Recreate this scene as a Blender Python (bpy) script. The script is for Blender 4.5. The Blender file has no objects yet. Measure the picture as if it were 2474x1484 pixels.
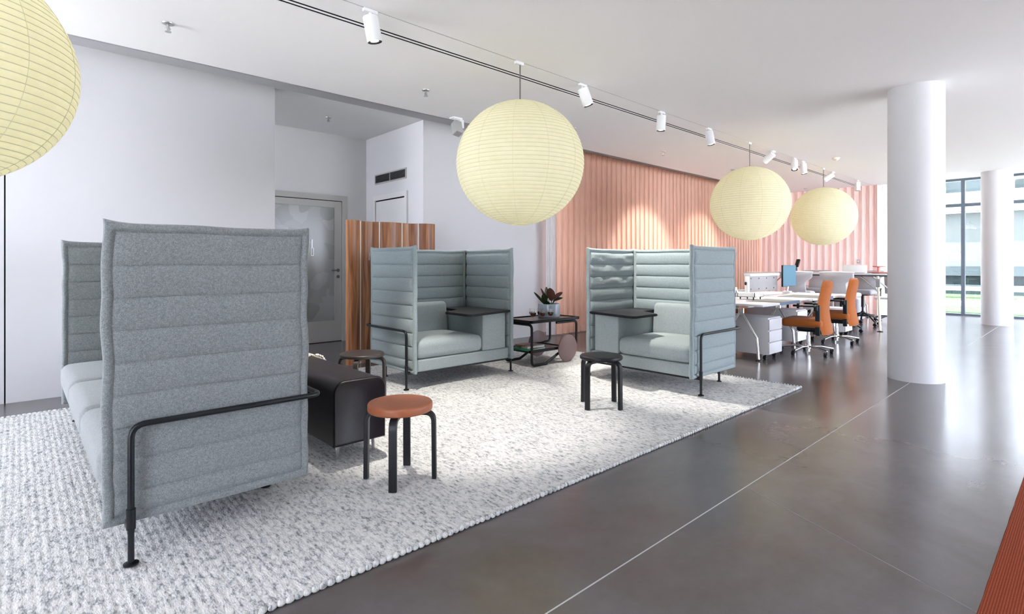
import bpy, bmesh, math, random
from mathutils import Vector, Matrix, noise
R = math.radians
PI = math.pi
random.seed(7)
S = bpy.context.scene
COL = S.collection

# ------------------------------------------------------------------ camera
cd = bpy.data.cameras.new('camera'); cam = bpy.data.objects.new('camera', cd); COL.objects.link(cam)
cam.location = (0, 0, 1.22); cam.rotation_euler = (R(90), 0, R(47.385 - 90))
cd.sensor_width = 36; cd.lens = 1300 / 2474 * 36; cd.shift_y = -104 / 2474; cd.clip_end = 200
S.camera = cam
# ------------------------------------------------------------------ sky, sun, exposure
W = bpy.data.worlds.new('sky'); S.world = W; W.use_nodes = True
wn = W.node_tree.nodes; bg = wn['Background']
bg.inputs[0].default_value = (0.86, 0.885, 1.0, 1); bg.inputs[1].default_value = 4.6
sd = bpy.data.lights.new('sun', 'SUN'); sd.energy = 14.0; sd.angle = R(1); sd.color = (1, .95, .88)
so = bpy.data.objects.new('sun', sd); COL.objects.link(so)
so.rotation_euler = Vector((0.28, -0.50, -0.82)).to_track_quat('-Z', 'Y').to_euler()
def portal(name, loc, rot, sx, sy):
    l = bpy.data.lights.new(name, 'AREA'); l.shape = 'RECTANGLE'; l.size = sx; l.size_y = sy
    l.cycles.is_portal = True
    o = bpy.data.objects.new(name, l); COL.objects.link(o); o.location = loc; o.rotation_euler = rot
portal('portal_right', (10.9, -4.95, 1.6), (R(90), 0, 0), 10.9, 3.2)
portal('portal_far', (16.35, .72, 1.6), (R(90), 0, R(90)), 11.4, 3.2)
portal('portal_behind', (-3.45, -.15, 1.6), (R(90), 0, R(-90)), 2.1, 3.2)
portal('portal_left', (-3.45, 5.31, 1.6), (R(90), 0, R(-90)), 2.22, 3.2)
portal('portal_passage', (-3.45, 7.3, 1.6), (R(90), 0, R(-90)), 1.7, 3.2)  # sky portal for the invented passage glazing
S.view_settings.view_transform = 'Standard'; S.view_settings.look = 'None'
S.view_settings.gamma = 1; S.view_settings.use_curve_mapping = False
S.view_settings.exposure = 1.80
S.cycles.max_bounces = 8; S.cycles.diffuse_bounces = 5; S.cycles.glossy_bounces = 3
S.cycles.transmission_bounces = 4; S.cycles.transparent_max_bounces = 12
S.cycles.sample_clamp_indirect = 8; S.cycles.caustics_reflective = False; S.cycles.caustics_refractive = False
S.cycles.use_denoising = True

# ------------------------------------------------------------------ materials
def nt(m): return m.node_tree.nodes, m.node_tree.links
def mat(name, col, rough=.5, metal=0., spec=.5, var=0., vscale=5., bump=0., bscale=200., coords='Object', stretch=(1,1,1), coat=0, sheen=0):
    m = bpy.data.materials.new(name); m.use_nodes = True; N, L = nt(m); b = N['Principled BSDF']
    b.inputs['Base Color'].default_value = (*col, 1); b.inputs['Roughness'].default_value = rough
    b.inputs['Metallic'].default_value = metal; b.inputs['Specular IOR Level'].default_value = spec
    b.inputs['Coat Weight'].default_value = coat; b.inputs['Sheen Weight'].default_value = sheen
    if var or bump:
        tc = N.new('ShaderNodeTexCoord'); mp = N.new('ShaderNodeMapping'); mp.inputs['Scale'].default_value = stretch
        L.new(tc.outputs[coords], mp.inputs[0])
    if var:
        n = N.new('ShaderNodeTexNoise'); n.inputs['Scale'].default_value = vscale; n.inputs['Detail'].default_value = 5
        L.new(mp.outputs[0], n.inputs[0])
        r = N.new('ShaderNodeValToRGB'); r.color_ramp.elements[0].position = .3; r.color_ramp.elements[1].position = .7
        r.color_ramp.elements[0].color = (*[c * (1 - var) for c in col], 1); r.color_ramp.elements[1].color = (*[min(1, c * (1 + var)) for c in col], 1)
        L.new(n.outputs[0], r.inputs[0]); L.new(r.outputs[0], b.inputs['Base Color'])
    if bump:
        n2 = N.new('ShaderNodeTexNoise'); n2.inputs['Scale'].default_value = bscale; n2.inputs['Detail'].default_value = 3
        L.new(mp.outputs[0], n2.inputs[0]); bp = N.new('ShaderNodeBump'); bp.inputs['Strength'].default_value = bump; bp.inputs['Distance'].default_value = .002
        L.new(n2.outputs[0], bp.inputs['Height']); L.new(bp.outputs[0], b.inputs['Normal'])
    return m
def fabric(name, c1, c2, scale=330.):
    m = bpy.data.materials.new(name); m.use_nodes = True; N, L = nt(m); b = N['Principled BSDF']
    b.inputs['Roughness'].default_value = .9; b.inputs['Specular IOR Level'].default_value = .15; b.inputs['Sheen Weight'].default_value = .25
    tc = N.new('ShaderNodeTexCoord'); mp = N.new('ShaderNodeMapping'); L.new(tc.outputs['Object'], mp.inputs[0])
    mp.inputs['Rotation'].default_value = (R(35), R(35), R(20))
    v = N.new('ShaderNodeTexVoronoi'); v.inputs['Scale'].default_value = scale; L.new(mp.outputs[0], v.inputs[0])
    n = N.new('ShaderNodeTexNoise'); n.inputs['Scale'].default_value = 90; n.inputs['Detail'].default_value = 6; n.inputs['Roughness'].default_value = .8; L.new(mp.outputs[0], n.inputs[0])
    ad = N.new('ShaderNodeMath'); ad.operation = 'MULTIPLY_ADD'; ad.inputs[1].default_value = .5; L.new(v.outputs['Distance'], ad.inputs[0]); L.new(n.outputs[0], ad.inputs[2])
    r = N.new('ShaderNodeValToRGB'); r.color_ramp.elements[0].position = .45; r.color_ramp.elements[1].position = 1.0
    r.color_ramp.elements[0].color = (*c2, 1); r.color_ramp.elements[1].color = (*c1, 1)
    L.new(ad.outputs[0], r.inputs[0]); L.new(r.outputs[0], b.inputs['Base Color'])
    bp = N.new('ShaderNodeBump'); bp.inputs['Strength'].default_value = .5; bp.inputs['Distance'].default_value = .002
    L.new(v.outputs['Distance'], bp.inputs['Height']); L.new(bp.outputs[0], b.inputs['Normal'])
    return m
M = {}
M['wall'] = mat('white_wall_paint', (.63, .63, .66), .8, spec=.2)
M['column'] = mat('white_column_paint', (.70, .70, .72), .6, spec=.3)
M['ceil'] = mat('white_ceiling_paint', (.90, .89, .90), .85, spec=.15)
M['strip'] = mat('grey_recess_lining', (.42, .42, .44), .7)
M['dark'] = mat('dark_slot', (.012, .012, .014), .9, spec=0)
M['alcove'] = mat('alcove_paint', (.68, .68, .69), .8, spec=.2)
M['frame'] = mat('painted_door', (.44, .43, .41), .5)
M['black'] = mat('black_powder_coat', (.007, .009, .011), .35, spec=.35)
M['blackwood'] = mat('black_lacquered_wood', (.009, .009, .011), .40, spec=.3, var=.2, vscale=8)
M['brownblack'] = mat('dark_brown_lacquer', (.036, .028, .025), .38)
M['blacktop'] = mat('black_linoleum', (.012, .011, .014), .42, spec=.3)
M['grey_fab'] = fabric('grey_boucle', (.285, .305, .310), (.112, .122, .127), 300)
M['blue_fab'] = fabric('blue_grey_weave', (.335, .40, .412), (.18, .22, .228), 420)
M['seatfab'] = fabric('pale_blue_grey_weave', (.37, .42, .425), (.215, .25, .255), 500)
M['seatgrey'] = fabric('pale_grey_weave', (.33, .345, .35), (.18, .19, .195), 400)
M['leather'] = mat('black_leather', (.012, .008, .011), .40, spec=.32, bump=.35, bscale=260, var=.1)
M['orange'] = fabric('orange_upholstery', (.44, .125, .024), (.25, .064, .010), 500)
M['terra'] = mat('terracotta_leather', (.36, .115, .05), .45, bump=.3, bscale=300, var=.06, vscale=30)
M['chrome'] = mat('chrome', (.85, .85, .85), .12, metal=1)
M['white'] = mat('white_lacquer', (.70, .70, .73), .35)
M['whitemetal'] = mat('white_powder_coat', (.82, .83, .84), .45)
M['lightgrey'] = fabric('light_grey_upholstery', (.58, .57, .60), (.36, .355, .38), 300)
M['midgrey'] = mat('grey_laminate', (.30, .29, .30), .5, var=.05)
M['bluegrey'] = mat('blue_grey_edge', (.10, .16, .24), .4)
M['pad'] = mat('grey_leather_pad', (.19, .19, .185), .5)
M['ceramic'] = mat('pale_blue_glaze', (.40, .47, .56), .18, coat=.4, var=.04)
M['leaf'] = mat('dark_green_leaf', (.045, .085, .025), .3, var=.35, vscale=25)
M['leafred'] = mat('red_backed_leaf', (.20, .085, .06), .35, var=.25, vscale=25)
M['soil'] = mat('soil', (.03, .02, .015), .95, var=.4, vscale=60, bump=.8, bscale=90)
M['mauve'] = mat('mauve_linoleum', (.19, .125, .125), .42)
M['traytop'] = mat('brown_linoleum', (.15, .10, .085), .38)
M['pink'] = mat('salmon_enamel', (.72, .27, .23), .45)
M['wool'] = mat('cream_wool', (.82, .78, .70), .95, var=.06, vscale=60, bump=1, bscale=150)
M['cream'] = mat('cream_ceramic', (.85, .80, .66), .4)
M['steel'] = mat('brushed_steel', (.55, .55, .56), .3, metal=1)
M['alu'] = mat('anodised_frame', (.13, .16, .20), .4, metal=.3)
M['hinge'] = mat('white_canvas', (.75, .73, .68), .9)
M['liquid'] = mat('red_brown_liquid', (.07, .012, .006), .1)
M['paper'] = mat('white_paper', (.8, .82, .86), .8)
M['kraft'] = mat('olive_cover', (.24, .24, .17), .5)
M['green'] = mat('green_cover', (.02, .22, .13), .5)
M['redcover'] = mat('red_brown_cover', (.30, .11, .08), .5)
M['grille'] = mat('dark_vent', (.10, .10, .10), .6)
M['ventframe'] = mat('grey_vent_frame', (.42, .42, .42), .5)
M['filler'] = mat('pale_joint_filler', (.42, .42, .43), .6)
M['facade'] = mat('facade_white', (.25, .265, .275), .6)
M['facade_glass'] = mat('pale_facade_glass', (.078, .090, .090), .4, spec=.15)
M['facade_band'] = mat('grey_blue_band', (.034, .046, .050), .6, spec=.1)
M['facade_teal'] = mat('teal_band', (.012, .022, .022), .6, spec=.1)
M['grass'] = mat('lawn', (.040, .075, .034), .9, spec=.05, var=.35, vscale=6, bump=1, bscale=60)
M['paving'] = mat('pale_paving', (.74, .73, .71), .8, var=.05)

def emis(name, col, s, base=(.8, .8, .8)):
    m = bpy.data.materials.new(name); m.use_nodes = True; b = m.node_tree.nodes['Principled BSDF']
    b.inputs['Base Color'].default_value = (*base, 1); b.inputs['Emission Color'].default_value = (*col, 1); b.inputs['Emission Strength'].default_value = s
    return m
M['lens'] = emis('lit_lens', (1, .93, .82), 2.5)
M['bulb'] = emis('lit_bulb', (1, .95, .8), 1)
M['screen'] = emis('blue_screen', (.12, .36, .56), .11, (.03, .09, .14))

# washi paper: diffuse + translucent, lit from inside
def washi():
    m = bpy.data.materials.new('washi_paper'); m.use_nodes = True; N, L = nt(m); b = N['Principled BSDF']; out = N['Material Output']
    b.inputs['Base Color'].default_value = (.86, .83, .63, 1); b.inputs['Roughness'].default_value = .8; b.inputs['Specular IOR Level'].default_value = .1
    tr = N.new('ShaderNodeBsdfTranslucent'); tr.inputs[0].default_value = (.95, .90, .66, 1)
    em = N.new('ShaderNodeEmission'); em.inputs[0].default_value = (1, .93, .60, 1); em.inputs[1].default_value = .012
    mx = N.new('ShaderNodeMixShader'); mx.inputs[0].default_value = .45; ad = N.new('ShaderNodeAddShader')
    L.new(b.outputs[0], mx.inputs[1]); L.new(tr.outputs[0], mx.inputs[2]); L.new(mx.outputs[0], ad.inputs[0]); L.new(em.outputs[0], ad.inputs[1])
    L.new(ad.outputs[0], out.inputs[0])
    tc = N.new('ShaderNodeTexCoord'); n = N.new('ShaderNodeTexNoise'); n.inputs['Scale'].default_value = 18; n.inputs['Detail'].default_value = 8
    L.new(tc.outputs['Object'], n.inputs[0]); r = N.new('ShaderNodeValToRGB')
    r.color_ramp.elements[0].color = (.80, .785, .61, 1); r.color_ramp.elements[1].color = (.86, .845, .68, 1); r.color_ramp.elements[0].position = .35; r.color_ramp.elements[1].position = .65
    L.new(n.outputs[0], r.inputs[0]); L.new(r.outputs[0], b.inputs['Base Color'])
    return m
M['washi'] = washi()
M['seam'] = mat('paper_seam', (.68, .66, .49), .8)

def glassmat(name, tint=(1, 1, 1), refl=.08, rough=0):
    m = bpy.data.materials.new(name); m.use_nodes = True; N, L = nt(m); out = N['Material Output']; N.remove(N['Principled BSDF'])
    t = N.new('ShaderNodeBsdfTransparent'); t.inputs[0].default_value = (*tint, 1)
    g = N.new('ShaderNodeBsdfGlossy'); g.inputs['Roughness'].default_value = rough
    lw = N.new('ShaderNodeLayerWeight'); lw.inputs[0].default_value = .5; pw = N.new('ShaderNodeMath'); pw.operation = 'POWER'; pw.inputs[1].default_value = 4; L.new(lw.outputs['Facing'], pw.inputs[0])
    f = N.new('ShaderNodeMath'); f.operation = 'MULTIPLY_ADD'; f.inputs[1].default_value = .6; f.inputs[2].default_value = .05; L.new(pw.outputs[0], f.inputs[0])
    mx = N.new('ShaderNodeMixShader'); L.new(f.outputs[0], mx.inputs[0]); L.new(t.outputs[0], mx.inputs[1]); L.new(g.outputs[0], mx.inputs[2]); L.new(mx.outputs[0], out.inputs[0])
    return m
M['glass'] = glassmat('clear_glass')
M['window_glass'] = glassmat('window_glass', (.96, .98, .99))

def curtainmat(name, col, trans, alpha):
    m = bpy.data.materials.new(name); m.use_nodes = True; N, L = nt(m); out = N['Material Output']; N.remove(N['Principled BSDF'])
    d = N.new('ShaderNodeBsdfDiffuse'); tr = N.new('ShaderNodeBsdfTranslucent'); tp = N.new('ShaderNodeBsdfTransparent')
    tc = N.new('ShaderNodeTexCoord'); mp = N.new('ShaderNodeMapping'); mp.inputs['Scale'].default_value = (30, 30, 1.2); L.new(tc.outputs['Object'], mp.inputs[0])
    n = N.new('ShaderNodeTexNoise'); n.inputs['Scale'].default_value = 3; n.inputs['Detail'].default_value = 5; L.new(mp.outputs[0], n.inputs[0])
    r = N.new('ShaderNodeValToRGB'); r.color_ramp.elements[0].position = .35; r.color_ramp.elements[1].position = .65
    r.color_ramp.elements[0].color = (*[c * .90 for c in col], 1); r.color_ramp.elements[1].color = (*[min(1, c * 1.06) for c in col], 1); L.new(n.outputs[0], r.inputs[0])
    L.new(r.outputs[0], d.inputs[0]); L.new(r.outputs[0], tr.inputs[0])
    a = N.new('ShaderNodeMixShader'); a.inputs[0].default_value = trans; L.new(d.outputs[0], a.inputs[1]); L.new(tr.outputs[0], a.inputs[2])
    c = N.new('ShaderNodeMixShader'); c.inputs[0].default_value = alpha; L.new(a.outputs[0], c.inputs[1]); L.new(tp.outputs[0], c.inputs[2]); L.new(c.outputs[0], out.inputs[0])
    return m
M['curtain'] = curtainmat('salmon_curtain', (.92, .64, .52), .35, .05)
M['curtain2'] = curtainmat('pale_pink_curtain', (.88, .66, .62), .10, .01)
M['sheer'] = curtainmat('white_sheer', (.88, .88, .90), .3, .03)

# polished concrete
def concrete():
    m = bpy.data.materials.new('polished_concrete'); m.use_nodes = True; N, L = nt(m); b = N['Principled BSDF']
    tc = N.new('ShaderNodeTexCoord')
    def noi(s, d, r=.6, dist=0):
        n = N.new('ShaderNodeTexNoise'); n.inputs['Scale'].default_value = s; n.inputs['Detail'].default_value = d; n.inputs['Roughness'].default_value = r; n.inputs['Distortion'].default_value = dist
        L.new(tc.outputs['Object'], n.inputs[0]); return n
    a = noi(.8, 4, .5, .5); r = N.new('ShaderNodeValToRGB'); e = r.color_ramp.elements
    e[0].position = .32; e[0].color = (.085, .068, .056, 1); e[1].position = .7; e[1].color = (.138, .124, .124, 1)
    x = e.new(.5); x.color = (.110, .101, .103, 1)
    L.new(a.outputs[0], r.inputs[0])
    f = noi(14, 8, .75); mx = N.new('ShaderNodeMix'); mx.data_type = 'RGBA'; mx.blend_type = 'OVERLAY'; mx.inputs[0].default_value = .15
    L.new(r.outputs[0], mx.inputs[6]); L.new(f.outputs[0], mx.inputs[7]); L.new(mx.outputs[2], b.inputs['Base Color'])
    g = noi(2.2, 6, .7, .4); rr = N.new('ShaderNodeMapRange'); rr.inputs[3].default_value = .17; rr.inputs[4].default_value = .25; L.new(g.outputs[0], rr.inputs[0]); L.new(rr.outputs[0], b.inputs['Roughness'])
    b.inputs['Specular IOR Level'].default_value = .65
    bp = N.new('ShaderNodeBump'); bp.inputs['Strength'].default_value = .12; bp.inputs['Distance'].default_value = .004; h = noi(5, 5); L.new(h.outputs[0], bp.inputs['Height']); L.new(bp.outputs[0], b.inputs['Normal'])
    return m
M['concrete'] = concrete()

def rugmat():
    m = bpy.data.materials.new('flecked_wool'); m.use_nodes = True; N, L = nt(m); b = N['Principled BSDF']
    b.inputs['Roughness'].default_value = 1; b.inputs['Specular IOR Level'].default_value = .05; b.inputs['Sheen Weight'].default_value = .2
    tc = N.new('ShaderNodeTexCoord'); mp = N.new('ShaderNodeMapping'); mp.inputs['Scale'].default_value = (66, 26, 30); L.new(tc.outputs['Object'], mp.inputs[0])
    n = N.new('ShaderNodeTexNoise'); n.inputs['Scale'].default_value = 1.0; n.inputs['Detail'].default_value = 4; n.inputs['Roughness'].default_value = .7; L.new(mp.outputs[0], n.inputs[0])
    r = N.new('ShaderNodeValToRGB'); e = r.color_ramp.elements
    e[0].position = .27; e[0].color = (.10, .11, .12, 1); e[1].position = .62; e[1].color = (.70, .69, .665, 1)
    x = e.new(.39); x.color = (.31, .325, .335, 1); x = e.new(.48); x.color = (.57, .575, .57, 1)
    L.new(n.outputs[0], r.inputs[0]); L.new(r.outputs[0], b.inputs['Base Color'])
    n2 = N.new('ShaderNodeTexNoise'); n2.inputs['Scale'].default_value = 2.2; n2.inputs['Detail'].default_value = 5; L.new(mp.outputs[0], n2.inputs[0])
    bp = N.new('ShaderNodeBump'); bp.inputs['Strength'].default_value = .8; bp.inputs['Distance'].default_value = .006; L.new(n2.outputs[0], bp.inputs['Height']); L.new(bp.outputs[0], b.inputs['Normal'])
    return m
M['rug'] = rugmat()
def ribbed():
    m = bpy.data.materials.new('ribbed_rust_wool'); m.use_nodes = True; N, L = nt(m); b = N['Principled BSDF']
    b.inputs['Roughness'].default_value = .95; b.inputs['Specular IOR Level'].default_value = .1
    tc = N.new('ShaderNodeTexCoord'); w = N.new('ShaderNodeTexWave'); w.bands_direction = 'Y'; w.inputs['Scale'].default_value = 40; w.inputs['Distortion'].default_value = .4
    L.new(tc.outputs['Object'], w.inputs[0]); n = N.new('ShaderNodeTexNoise'); n.inputs['Scale'].default_value = 160; L.new(tc.outputs['Object'], n.inputs[0])
    mm = N.new('ShaderNodeMath'); mm.operation = 'MULTIPLY'; L.new(w.outputs[1], mm.inputs[0]); L.new(n.outputs[0], mm.inputs[1])
    r = N.new('ShaderNodeValToRGB'); r.color_ramp.elements[0].color = (.19, .036, .016, 1); r.color_ramp.elements[1].color = (.38, .088, .042, 1); r.color_ramp.elements[1].position = .6
    L.new(mm.outputs[0], r.inputs[0]); L.new(r.outputs[0], b.inputs['Base Color'])
    return m
M['rust'] = ribbed()
def woodmat():
    m = bpy.data.materials.new('cherry_plywood'); m.use_nodes = True; N, L = nt(m); b = N['Principled BSDF']; b.inputs['Roughness'].default_value = .38
    tc = N.new('ShaderNodeTexCoord'); mp = N.new('ShaderNodeMapping'); mp.inputs['Scale'].default_value = (1, 1, .07); L.new(tc.outputs['Object'], mp.inputs[0])
    n = N.new('ShaderNodeTexNoise'); n.inputs['Scale'].default_value = 15; n.inputs['Detail'].default_value = 5; n.inputs['Distortion'].default_value = 1.2; L.new(mp.outputs[0], n.inputs[0])
    r = N.new('ShaderNodeValToRGB'); e = r.color_ramp.elements; e[0].position = .33; e[0].color = (.17, .055, .02, 1); e[1].position = .68; e[1].color = (.48, .23, .10, 1)
    x = e.new(.5); x.color = (.32, .13, .055, 1)
    L.new(n.outputs[0], r.inputs[0]); L.new(r.outputs[0], b.inputs['Base Color'])
    return m
M['wood'] = woodmat()
def frosted():
    m = bpy.data.materials.new('frosted_leaf_film'); m.use_nodes = True; N, L = nt(m); b = N['Principled BSDF']; b.inputs['Roughness'].default_value = .18
    tc = N.new('ShaderNodeTexCoord'); n = N.new('ShaderNodeTexNoise'); n.inputs['Scale'].default_value = 3.2; n.inputs['Detail'].default_value = 1; L.new(tc.outputs['Object'], n.inputs[0])
    mv = N.new('ShaderNodeMix'); mv.data_type = 'RGBA'; mv.inputs[0].default_value = .25; L.new(tc.outputs['Object'], mv.inputs[6]); L.new(n.outputs['Color'], mv.inputs[7])
    v = N.new('ShaderNodeTexVoronoi'); v.inputs['Scale'].default_value = 5.5; L.new(mv.outputs[2], v.inputs[0])
    r = N.new('ShaderNodeValToRGB'); r.color_ramp.interpolation = 'CONSTANT'; e = r.color_ramp.elements; e[0].color = (.27, .275, .265, 1); e[1].position = .5; e[1].color = (.235, .245, .235, 1)
    x = e.new(.72); x.color = (.31, .315, .305, 1)
    L.new(v.outputs['Color'], r.inputs[0]); L.new(r.outputs[0], b.inputs['Base Color'])
    return m
M['film'] = frosted()

# ------------------------------------------------------------------ helpers
def tag(o, label=None, cat=None, group=None, kind=None):
    if label: o['label'] = label
    if cat: o['category'] = cat
    if group: o['group'] = group
    if kind: o['kind'] = kind
    return o
def thing(name, label, cat, loc=(0, 0, 0), rz=0, group=None, rot=None):
    o = bpy.data.objects.new(name, None); COL.objects.link(o); o.location = loc; o.rotation_euler = rot or (0, 0, rz); o.empty_display_size = .1
    return tag(o, label, cat, group)
def obj(name, bm, m, parent=None, smooth=True, angle=40, label=None, kind=None):
    me = bpy.data.meshes.new(name); bmesh.ops.recalc_face_normals(bm, faces=bm.faces[:]) ; bm.to_mesh(me); bm.free()
    o = bpy.data.objects.new(name, me); COL.objects.link(o)
    if isinstance(m, (list, tuple)):
        for k in m: me.materials.append(k)
    else: me.materials.append(m)
    if smooth:
        me.shade_smooth(); me.set_sharp_from_angle(angle=R(angle))
    if parent: o.parent = parent
    if label: o['label'] = label
    if kind: o['kind'] = kind
    return o
def dup(root, loc=None, rz=None, label=None, parent=None):
    c = root.copy(); COL.objects.link(c)
    if parent is not None: c.parent = parent
    if loc is not None: c.location = loc
    if rz is not None: c.rotation_euler = (0, 0, rz)
    if label: c['label'] = label
    for ch in list(root.children):
        if ch.name.startswith('__'): continue
        dup(ch, parent=c)
    return c
def NB(): return bmesh.new()
def box(bm, x0, y0, z0, x1, y1, z1, bev=0, seg=2, mx=None):
    r = bmesh.ops.create_cube(bm, size=1); vs = r['verts']
    T = Matrix.Translation(((x0 + x1) / 2, (y0 + y1) / 2, (z0 + z1) / 2)) @ Matrix.Diagonal((abs(x1 - x0), abs(y1 - y0), abs(z1 - z0), 1))
    bmesh.ops.transform(bm, matrix=T, verts=vs)
    if bev:
        es = list({e for v in vs for e in v.link_edges}); rr = bmesh.ops.bevel(bm, geom=es, offset=bev, segments=seg, affect='EDGES', profile=.5, clamp_overlap=True)
        vs = list({v for f in rr['faces'] for v in f.verts} | {v for v in vs if v.is_valid})
    if mx: bmesh.ops.transform(bm, matrix=mx, verts=vs)
    return bm
def boxb(*a, **k): return box(NB(), *a, **k)
def soft(bm, cx, cy, cz, sx, sy, sz, r, n=10, puff=0., mx=None):
    """rounded soft block"""
    hx, hy, hz = sx / 2, sy / 2, sz / 2; r = min(r, hx, hy, hz)
    def pos(h):
        a = [-h, -h + r * .29, -h + r * .65, -h + r]
        k = max(1, int(n)); return a + [(-h + r) + (2 * h - 2 * r) * i / (k + 1) for i in range(1, k + 1)] + [h - r, h - r * .65, h - r * .29, h]
    X, Y, Z = pos(hx), pos(hy), pos(hz); cache = {}
    def vert(x, y, z):
        key = (round(x, 5), round(y, 5), round(z, 5))
        if key in cache: return cache[key]
        p = Vector((x, y, z)); q = Vector((max(-hx + r, min(hx - r, x)), max(-hy + r, min(hy - r, y)), max(-hz + r, min(hz - r, z))))
        d = p - q
        if d.length > 1e-7: p = q + d.normalized() * r
        u, v, w = x / hx, y / hy, z / hz
        if puff: p.z += puff * (1 - u ** 4) * (1 - v ** 4) * (1 if z > 0 else -.3) * min(1, abs(w))
        p += Vector((cx, cy, cz))
        if mx: p = mx @ p
        cache[key] = bm.verts.new(p); return cache[key]
    for A, B, f in ((X, Y, lambda a, b, s: (a, b, s * hz)), (X, Z, lambda a, b, s: (a, s * hy, b)), (Y, Z, lambda a, b, s: (s * hx, a, b))):
        for s in (-1, 1):
            for i in range(len(A) - 1):
                for j in range(len(B) - 1):
                    q = [vert(*f(A[i], B[j], s)), vert(*f(A[i + 1], B[j], s)), vert(*f(A[i + 1], B[j + 1], s)), vert(*f(A[i], B[j + 1], s))]
                    q2 = list(dict.fromkeys(q))
                    if len(q2) > 2:
                        try: bm.faces.new(q2)
                        except ValueError: pass
    return bm
def cyl(bm, x, y, z0, z1, r0, r1=None, seg=24, mx=None):
    r1 = r0 if r1 is None else r1
    rr = bmesh.ops.create_cone(bm, cap_ends=True, segments=seg, radius1=r0, radius2=r1, depth=abs(z1 - z0), matrix=Matrix.Translation((x, y, (z0 + z1) / 2)))
    if mx: bmesh.ops.transform(bm, matrix=mx, verts=rr['verts'])
    return bm
def lathe(bm, prof, seg=32, cx=0, cy=0, mx=None, close=False):
    rings = []
    for r, z in prof:
        if r < 1e-6: rings.append([bm.verts.new((cx, cy, z))])
        else: rings.append([bm.verts.new((cx + r * math.cos(2 * PI * k / seg), cy + r * math.sin(2 * PI * k / seg), z)) for k in range(seg)])
    for a, b in zip(rings, rings[1:]):
        for k in range(seg):
            k2 = (k + 1) % seg
            if len(a) == 1 and len(b) == 1: continue
            if len(a) == 1: bm.faces.new((a[0], b[k], b[k2]))
            elif len(b) == 1: bm.faces.new((a[k], b[0], a[k2]))
            else: bm.faces.new((a[k], b[k], b[k2], a[k2]))
    if mx: bmesh.ops.transform(bm, matrix=mx, verts=[v for r in rings for v in r])
    return bm
def rpath(pts, rad, n=6):
    pts = [Vector(p) for p in pts]; out = [pts[0]]
    for i in range(1, len(pts) - 1):
        a, b, c = pts[i - 1], pts[i], pts[i + 1]; d1 = (a - b).normalized(); d2 = (c - b).normalized()
        ang = d1.angle(d2); t = min(rad / math.tan(ang / 2) if ang > .01 else 0, (a - b).length * .49, (c - b).length * .49)
        if t < 1e-4 or ang > 3.1: out.append(b); continue
        p1, p2 = b + d1 * t, b + d2 * t
        for k in range(n + 1):
            u = k / n; out.append(p1.lerp(b, u).lerp(b.lerp(p2, u), u))
    out.append(pts[-1]); return out
def sweep(bm, path, prof, up=Vector((0, 0, 1)), caps=True):
    """prof: list of (a,b): a along lateral, b along normal"""
    path = [Vector(p) for p in path]; rings = []; prev = None
    for i, p in enumerate(path):
        t = (path[min(i + 1, len(path) - 1)] - path[max(i - 1, 0)]).normalized()
        if prev is None:
            u = up if abs(t.dot(up)) < .95 else Vector((1, 0, 0)); lat = t.cross(u).normalized()
        else:
            lat = (prev - t * prev.dot(t)).normalized()
        prev = lat; nor = lat.cross(t).normalized()
        rings.append([bm.verts.new(p + lat * a + nor * b) for a, b in prof])
    n = len(prof)
    for a, b in zip(rings, rings[1:]):
        for k in range(n): bm.faces.new((a[k], a[(k + 1) % n], b[(k + 1) % n], b[k]))
    if caps: bm.faces.new(rings[0]); bm.faces.new(rings[-1][::-1])
    return bm
def circ(r, n=12): return [(r * math.cos(2 * PI * k / n), r * math.sin(2 * PI * k / n)) for k in range(n)]
def rect(w, t, c=.003):
    w, t = w / 2, t / 2; return [(w - c, -t), (w, -t + c), (w, t - c), (w - c, t), (-w + c, t), (-w, t - c), (-w, -t + c), (-w + c, -t)]
def tube(bm, pts, r, bend=0, n=12, caps=True, segs=6):
    return sweep(bm, rpath(pts, bend, segs) if bend else pts, circ(r, n), caps=caps)
def prism(bm, poly, z0, z1, mx=None):
    a = [bm.verts.new((x, y, z0)) for x, y in poly]; b = [bm.verts.new((x, y, z1)) for x, y in poly]; n = len(poly)
    bm.faces.new(a[::-1]); bm.faces.new(b)
    for k in range(n): bm.faces.new((a[k], a[(k + 1) % n], b[(k + 1) % n], b[k]))
    if mx: bmesh.ops.transform(bm, matrix=mx, verts=a + b)
    return bm
def struct(name, bm, m, parent=None, smooth=False, label=None):
    o = obj(name, bm, m, parent, smooth); 
    if parent is None: o['kind'] = 'structure'
    if label: o['label'] = label
    return o

# ------------------------------------------------------------------ the room
X0, X1, Y0, YW, ZC, ZU = -3.5, 16.4, -5.0, 6.45, 3.08, 3.26
YE = 5.63
struct('floor', boxb(X0, Y0, -.1, X1 + .1, 8.3, 0), M['concrete'])
bm = NB()
ys = [Y0, 3.590, 3.600, 3.840, 3.868, 3.888, 3.916, YE]
for a, b in zip(ys[::2], ys[1::2]): box(bm, X0, a, ZC, 15.1, b, ZC + .05)
box(bm, X0, YE - .02, ZC, 15.1, YE, ZU); box(bm, 15.08, Y0, ZC, 15.1, YE, ZU)
struct('ceiling', bm, M['ceil'], label='white main ceiling with slots cut for lights and air')
bm = NB(); box(bm, X0, YE - 1.9, ZU, X1 + .1, 8.3, ZU + .15); box(bm, 15.0, Y0, ZU, X1 + .1, YE - 1.9, ZU + .15)
struct('ceiling_recess', bm, M['alcove'], label='higher white ceiling strip beyond the main ceiling edge')
struct('sun_block_roof', boxb(X0 - .3, Y0 - .2, ZU + .15, X1 + .3, 8.6, ZU + .4), M['wall'])  # unseen roof added to keep the sun out of the room
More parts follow.
